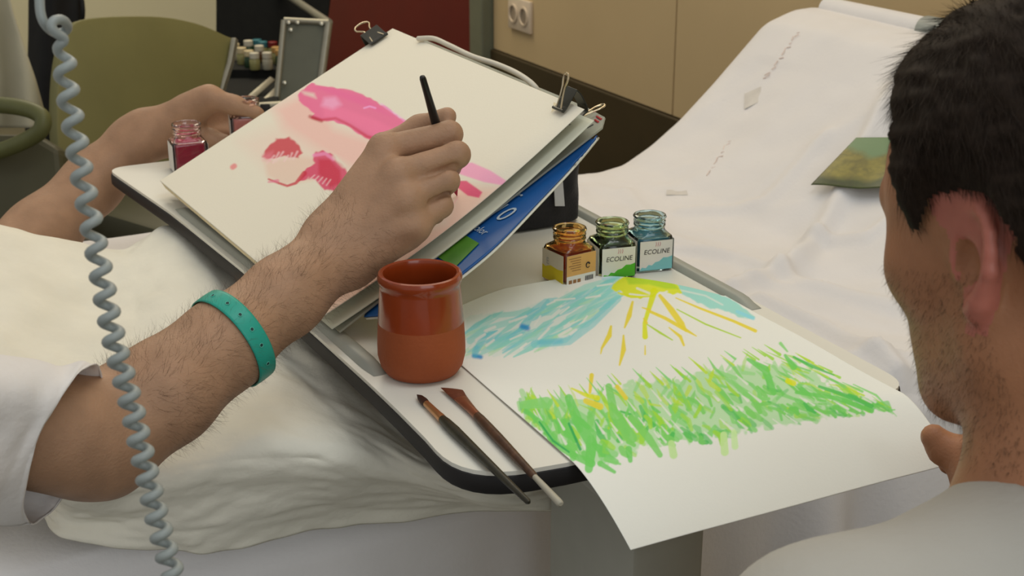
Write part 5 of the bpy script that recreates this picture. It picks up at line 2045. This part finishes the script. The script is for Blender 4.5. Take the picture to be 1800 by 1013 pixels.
# ================================================================== COILED CORD
DC = .75
cl = np.array([(112, 70), (113, 110), (120, 170), (132, 235), (141, 290), (151, 345), (162, 400), (174, 460), (188, 540), (203, 610), (218, 665), (233, 720), (248, 790), (262, 850), (277, 915), (296, 985), (312, 1040), (330, 1110), (350, 1190)], float)
yy = np.linspace(70, 1190, 3200)
xx = np.interp(yy, cl[:, 1], cl[:, 0])
xx = np.convolve(np.pad(xx, 60, 'edge'), np.ones(121) / 121, 'valid')
pitch = np.interp(yy, [70, 400, 620, 1200], [47, 44, 35, 33])
ph = np.cumsum(np.gradient(yy) / pitch) * 2 * math.pi + .6
rr_ = np.interp(yy, [70, 110, 620, 1190], [10, 13.5, 14.5, 15]) / F_PX * DC
pts_ = np.stack([P(x, y, DC) + RT * r * math.cos(q) - FW * r * math.sin(q) for x, y, r, q in zip(xx, yy, rr_, ph)])
lead = cr(np.array([P(x, y, d) for x, y, d in [(60, -420, .75), (64, -120, .75), (69, -20, .75), (71, 22, .75), (80, 44, .752), (98, 58, .757), (113, 56, .760), (119, 46, .757), (110, 35, .748), (96, 36, .742), (90, 46, .740), (98, 58, .742), (112, 66, .746)]]), 160)
path = np.concatenate([lead, pts_[::2][3:]])
path = np.stack([np.convolve(np.pad(path[:, i], 4, 'edge'), np.ones(9) / 9, 'valid') for i in range(3)], 1)
m_cord = M('cord_grey', lin((146, 153, 150)), .42, .03)
co = G().tube(path, .00275, 12).build('coiled_cord', m_cord)
tag(co, 'grey coiled cord hanging down in front of the outstretched arm', 'cord')

# ================================================================== BACKGROUND LEFT
# ---- olive armchair
m_olive = M('vinyl_olive', lin((122, 118, 74)), .5, .06, 8)
m_olived = M('vinyl_dark', lin((78, 76, 56)), .55, .08, 8)
m_arm = M('armrest_green', lin((92, 94, 56)), .45, .06)
m_leg = M('leg_green', lin((96, 98, 60)), .45, .05)
m_alu = M('aluminium', lin((158, 154, 138)), .38, .06, 60, metal=.5)
chair = empty('armchair', P(200, 420, 3.0) * np.array([1, 1, 0]))
tag(chair, 'olive vinyl armchair with curved back standing behind the table', 'chair')
outl = [(108, 330), (100, 220), (104, 120), (120, 60), (150, 33), (270, 28), (345, 40), (398, 62), (412, 72), (404, 110), (385, 165), (372, 215), (350, 290), (330, 340)]
oc = np.array([P(x, y, 2.85 + (x - 100) / 300 * .35) for x, y in outl])
ocs = cr(np.concatenate([oc, oc[:1]]), 80)[:-1]
cn_ = np.cross(oc[5] - oc[0], oc[8] - oc[0])
cn_ /= np.linalg.norm(cn_)
if cn_ @ FW < 0:
    cn_ = -cn_
g = G()
g.prism(ocs, cn_ * .035)
g.build('backrest', m_olive, chair, bevel=.006)
re = [(412, 66), (404, 110), (388, 160), (374, 206)]
g = G()
q = [P(x + 3, y, 3.19) for x, y in re]
q2 = [P(x - 6, y, 3.19) for x, y in re[::-1]]
g.prism(q + q2, FW * .03)
g.build('edge_strip', m_alu, chair, smooth=False, bevel=.003)
zc_ = .43
sb = [P(110, 330, 2.85), P(335, 345, 3.15)]
fwd_c = -cn_ * np.array([1, 1, 0])
fwd_c /= np.linalg.norm(fwd_c)
b0, b1 = sb[0].copy(), sb[1].copy()
g = G()
for q in (b0, b1):
    q[2] = .40
g.prism([b0, b1, b1 + fwd_c * .46, b0 + fwd_c * .46], ZX * .07)
g.build('seat', m_olived, chair, bevel=.015)
for e_, nm in ((0, 0), (1, 1)):
    base = (b0, b1)[e_]
    out_ = (b0 - b1) / np.linalg.norm(b0 - b1) * (1 if e_ == 0 else -1)
    s0 = base + out_ * .035
    pth = [np.array([*(s0 - fwd_c * .0)[:2], .60]), np.array([*(s0 + fwd_c * .10)[:2], .635]), np.array([*(s0 + fwd_c * .32)[:2], .64]), np.array([*(s0 + fwd_c * .42)[:2], .61]), np.array([*(s0 + fwd_c * .44)[:2], .54]), np.array([*(s0 + fwd_c * .40)[:2], .46])]
    for tq in (.04, .42):
        q = s0 + fwd_c * tq
        G().tube([np.array([q[0], q[1], .0]), np.array([q[0], q[1], .46])], .016, 12).build('leg', m_leg, chair)
q0 = b0 + fwd_c * .04
q1 = b1 + fwd_c * .04
G().box((q0 + q1) / 2 * np.array([1, 1, 0]) + ZX * .20, (np.linalg.norm(q1 - q0) / 2, .01, .014), ((q1 - q0) / np.linalg.norm(q1 - q0), fwd_c, ZX)).build('crossbar', m_edge, chair)

# ---- dark armchair at the left edge: a rounded arm with a cloth tucked behind it
ch2_ = empty('armchair', P(-60, 420, 2.55) * np.array([1, 1, 0]))
tag(ch2_, 'dark green armchair with looped armrest at the edge of the room', 'chair')
pth = [P(x, y, d) for x, y, d in [(-260, 205, 2.6), (-120, 186, 2.58), (-20, 184, 2.55), (40, 190, 2.53), (72, 204, 2.52), (74, 224, 2.52), (58, 240, 2.53), (10, 262, 2.55), (-60, 280, 2.58)]]
G().tube(cr(np.array(pth), 60), .0155, 14).build('armrest', m_arm, ch2_)
sd = [P(x, y, 2.60) for x, y in [(-300, 232), (60, 236), (104, 262), (112, 330), (80, 420), (-300, 470)]]
G().prism(sd, FW * .06).build('side_panel', m_olived, ch2_, smooth=False, bevel=.012)
for x in (-220, 60):
    q = P(x, 400, 2.62)
    G().tube([np.array([q[0], q[1], 0]), np.array([q[0], q[1], q[2] + .02])], .016, 10).build('leg', m_leg, ch2_)
bk = [P(x, y, 2.95) for x, y in [(-420, 20), (-300, 0), (-240, 20), (-220, 330), (-430, 360)]]
G().prism(bk, FW * .05).build('backrest', m_olived, ch2_, smooth=False, bevel=.015)

# ---- white cloth hanging at the left edge
nu, nv = 40, 50
U, V = np.meshgrid(np.linspace(0, 1, nu), np.linspace(0, 1, nv), indexing='ij')
lx = -200 + U * (np.interp(V, [0, .3, .7, 1], [205, 225, 262, 285]))
ly = -60 + V * 285
dd = 2.95 + .05 * np.sin(U * 16 + V * 3) * (.4 + .6 * V)
cur = (CAM + (FW[None, None] + ((lx - 900) / F_PX)[..., None] * RT - ((ly - 506.5) / F_PX)[..., None] * UP) * dd[..., None])
wc_ = sheet('hanging_cloth', cur, M('cloth_grey_white', lin((176, 170, 146)), .85, .05, 10), None, .002)
tag(wc_, 'grey white cloth draped behind the dark green armchair', 'cloth')

# ---- black coat hanging against the pale wall
nu, nv = 40, 40
U, V = np.meshgrid(np.linspace(0, 1, nu), np.linspace(0, 1, nv), indexing='ij')
th = U * 2 * math.pi
cx = 97 + np.interp(V, [0, .5, 1], [42, 50, 52]) * np.cos(th) * (1 + .05 * np.sin(V * 9))
cy = -330 + V * 700
cd = 3.65 + .07 * np.sin(th) * (1 + .2 * np.sin(th * 4 + V * 5))
ct = (CAM + (FW[None, None] + ((cx - 900) / F_PX)[..., None] * RT - ((cy - 506.5) / F_PX)[..., None] * UP) * cd[..., None])
ctr = empty('black_coat', P(97, 380, 3.65))
tag(ctr, 'black coat hanging beside the olive armchair', 'coat')
sheet('coat_body', ct, M('coat_black', lin((20, 20, 20)), .8, .2, 30), ctr, 0)
g = G()
g.tube(cr(np.array([P(143, -10, 3.6), P(146, 20, 3.6), P(143, 45, 3.62)]), 12), .006, 8)
g.build('strap', M('strap_black', lin((24, 24, 24)), .7, .1), ctr)
stnd = empty('coat_stand', P(97, 420, 3.75) * np.array([1, 1, 0]))
tag(stnd, 'slim dark coat stand behind the black coat', 'coat stand')
q = P(97, 100, 3.76)
G().tube([np.array([q[0], q[1], .02]), np.array([q[0], q[1], 1.62])], .014, 12).build('pole', m_edge, stnd)
G().lathe([(.16, 0), (.16, .012), (.03, .03), (.014, .04)], np.array([q[0], q[1], 0]), 28).build('base', m_edge, stnd)
for s_ in (-1, 1):
    G().tube([np.array([q[0], q[1], 1.58]), np.array([q[0] + .07 * s_, q[1] - .05, 1.60]), np.array([q[0] + .09 * s_, q[1] - .06, 1.65])], .007, 8).build('hook', m_edge, stnd)

# ---- open aluminium case with bottles, on a low red table
m_blackf = M('case_lining', lin((16, 17, 14)), .9, .2, 40)
m_panel = M('case_panel', lin((104, 106, 92)), .5, .05, 20)
case = empty('aluminium_case', P(500, 200, 3.5))
tag(case, 'open aluminium case with black lining full of small bottles', 'case')
# lid: stands upright, black inside facing left, framed end facing us
DL = 3.55
ltop = [P(500, 36, DL), P(578, 40, DL)]
lbot = [P(484, 205, DL), P(556, 205, DL)]
yv = P(385, -40, 3.95) - P(500, 36, DL)        # runs away from us along the lid
def quad(a_, b_, c_, d_, thick_v, name, mat, par, bev=.003):
    return G().prism([a_, b_, c_, d_], thick_v).build(name, mat, par, smooth=False, bevel=bev)


back_dir = L(-.30, .18, 0) * 1.25
quad(ltop[0], ltop[1], lbot[1], lbot[0], FW * .012, 'lid_end', m_panel, case)
for (a_, b_), w_ in (((ltop[0], ltop[1]), .013), ((ltop[0], lbot[0]), .013), ((ltop[1], lbot[1]), .017)):
    G().tube([a_ - FW * .003, b_ - FW * .003], w_ * .62, 10).build('frame_rail', m_alu, case)
for (x, y) in [(507, 40), (523, 40), (565, 42), (511, 53), (500, 146)]:
    G().lathe([(.006, 0), (.005, .004), (.0001, .006)], P(x, y, DL - .014), 12, (RT, UP, -FW)).build('rivet', M('rivet_steel', lin((190, 186, 170)), .25, 0, metal=.9), case)
qa, qb = ltop[1] + ZX * .0, ltop[1] + (P(497, -14, 3.95) - ltop[1])
G().tube([qa, qb, qb + (qb - qa) * .5], .011, 10).build('lid_rim', m_alu, case)
lbk = [P(384, -120, 3.95), P(520, -120, 3.97), P(575, 34, DL + .05), P(556, 205, DL + .05), P(440, 215, DL + .3), P(380, 120, 3.98)]
G().prism([P(380, -160, 4.0), P(600, -160, 4.0), P(574, 40, 4.0), P(552, 230, 4.0), P(380, 230, 4.0)], FW * .02).build('lid_lining', m_blackf, case, smooth=False)
# tray
tr0 = [P(378, 150, 3.85), P(500, 150, 3.90), P(487, 196, 3.42), P(330, 196, 3.42)]
zt_ = P(440, 196, 3.42)[2]
for q in tr0:
    q[2] = zt_
G().prism(tr0, ZX * .01).build('tray', m_blackf, case, smooth=False)
G().tube([P(330, 196, 3.40), P(603, 178, 3.46)], .011, 10).build('front_rim', m_alu, case)
fpn = [P(330, 196, 3.41), P(600, 180, 3.46)]
G().prism([fpn[0], fpn[1], fpn[1] - ZX * .10, fpn[0] - ZX * .10], FW * .01).build('front_panel', m_panel, case, smooth=False)
G().box(P(466, 190, 3.39), (.012, .006, .010), (RT, FW, UP)).build('latch', m_edge, case, bevel=.002)
for a_, b_ in (((440, 172), (479, 138)), ((468, 176), (492, 152))):
    q0, q1 = P(*a_, 3.52), P(*b_, 3.60)
    ax_ = (q1 - q0) / np.linalg.norm(q1 - q0)
    sd_ = np.cross(ax_, FW)
    sd_ /= np.linalg.norm(sd_)
    G().box((q0 + q1) / 2, (np.linalg.norm(q1 - q0) / 2, .008, .002), (ax_, sd_, np.cross(ax_, sd_))).build('lid_stay', m_alu, case, bevel=.001)
# shelf for the bottles
shz = P(450, 112, 3.8)
G().box(P(455, 118, 3.86), (.17, .10, .012), (RT, np.array([0, 1.0, 0]), ZX)).build('bottle_shelf', m_blackf, case)
zsh = P(455, 118, 3.86)[2] + .012
rb = np.random.default_rng(4)
capc = [((206, 190, 150), (176, 166, 120)), ((60, 120, 130), (40, 60, 60)), ((190, 150, 90), (150, 110, 50)), ((206, 200, 180), (120, 130, 90)), ((120, 30, 30), (70, 20, 20))]
lbl = ['cream capped ink bottle in the open case', 'teal capped ink bottle in the open case', 'amber capped ink bottle in the open case', 'white capped ink bottle in the open case', 'dark red capped ink bottle in the open case']
spots = [(424, 80, 0, 3.82), (437, 88, 0, 3.78), (447, 98, 3, 3.75), (436, 69, 3, 3.93), (462, 82, 1, 3.92), (452, 76, 1, 3.95), (470, 108, 3, 3.76), (486, 98, 2, 3.84), (480, 90, 4, 3.92), (493, 104, 2, 3.80), (412, 72, 0, 3.88), (456, 92, 3, 3.86)]
seen = {}
gl_tints = [('olive', (150, 146, 96)), ('dark green', (52, 74, 52)), ('pale grey', (176, 172, 152)), ('brown', (92, 62, 36))]
for x, y, ci, dp in spots:
    q = P(x, y, dp)
    q[2] = zsh
    rt = empty('ink_jar', q)
    cc_ = capc[ci][0]
    seen[ci] = seen.get(ci, -1) + 1
    gname, bc_ = gl_tints[seen[ci]]
    tag(rt, lbl[ci].replace(' ink bottle', ' ink bottle with %s glass' % gname), 'ink bottle', 'small bottles in the aluminium case')
    G().lathe([(.013, 0), (.0145, .002), (.0145, .026), (.011, .031)], q, 18).build('glass', M('jar_glass', lin(bc_), .25, .05), rt)
    G().lathe([(.0125, .031), (.0135, .032), (.0135, .046), (.012, .047), (.0001, .047)], q, 18).build('cap', M('jar_cap', lin(cc_), .4, .03), rt)
# low table below the case
lt = empty('side_table', P(480, 250, 3.7) * np.array([1, 1, 0]))
tag(lt, 'low dark red side table under the open aluminium case', 'table')
ztop = P(480, 230, 4.0)[2] - .012
cx_, cy_ = P(470, 190, 3.72)[:2]
G().box(np.array([cx_, cy_, ztop - .02]), (.30, .30, .02)).build('tabletop', m_red, lt, bevel=.005)
for sx_ in (-1, 1):
    for sy_ in (-1, 1):
        G().box(np.array([cx_ + .26 * sx_, cy_ + .26 * sy_, (ztop - .04) / 2]), (.02, .02, (ztop - .04) / 2)).build('leg', m_red, lt, bevel=.003)
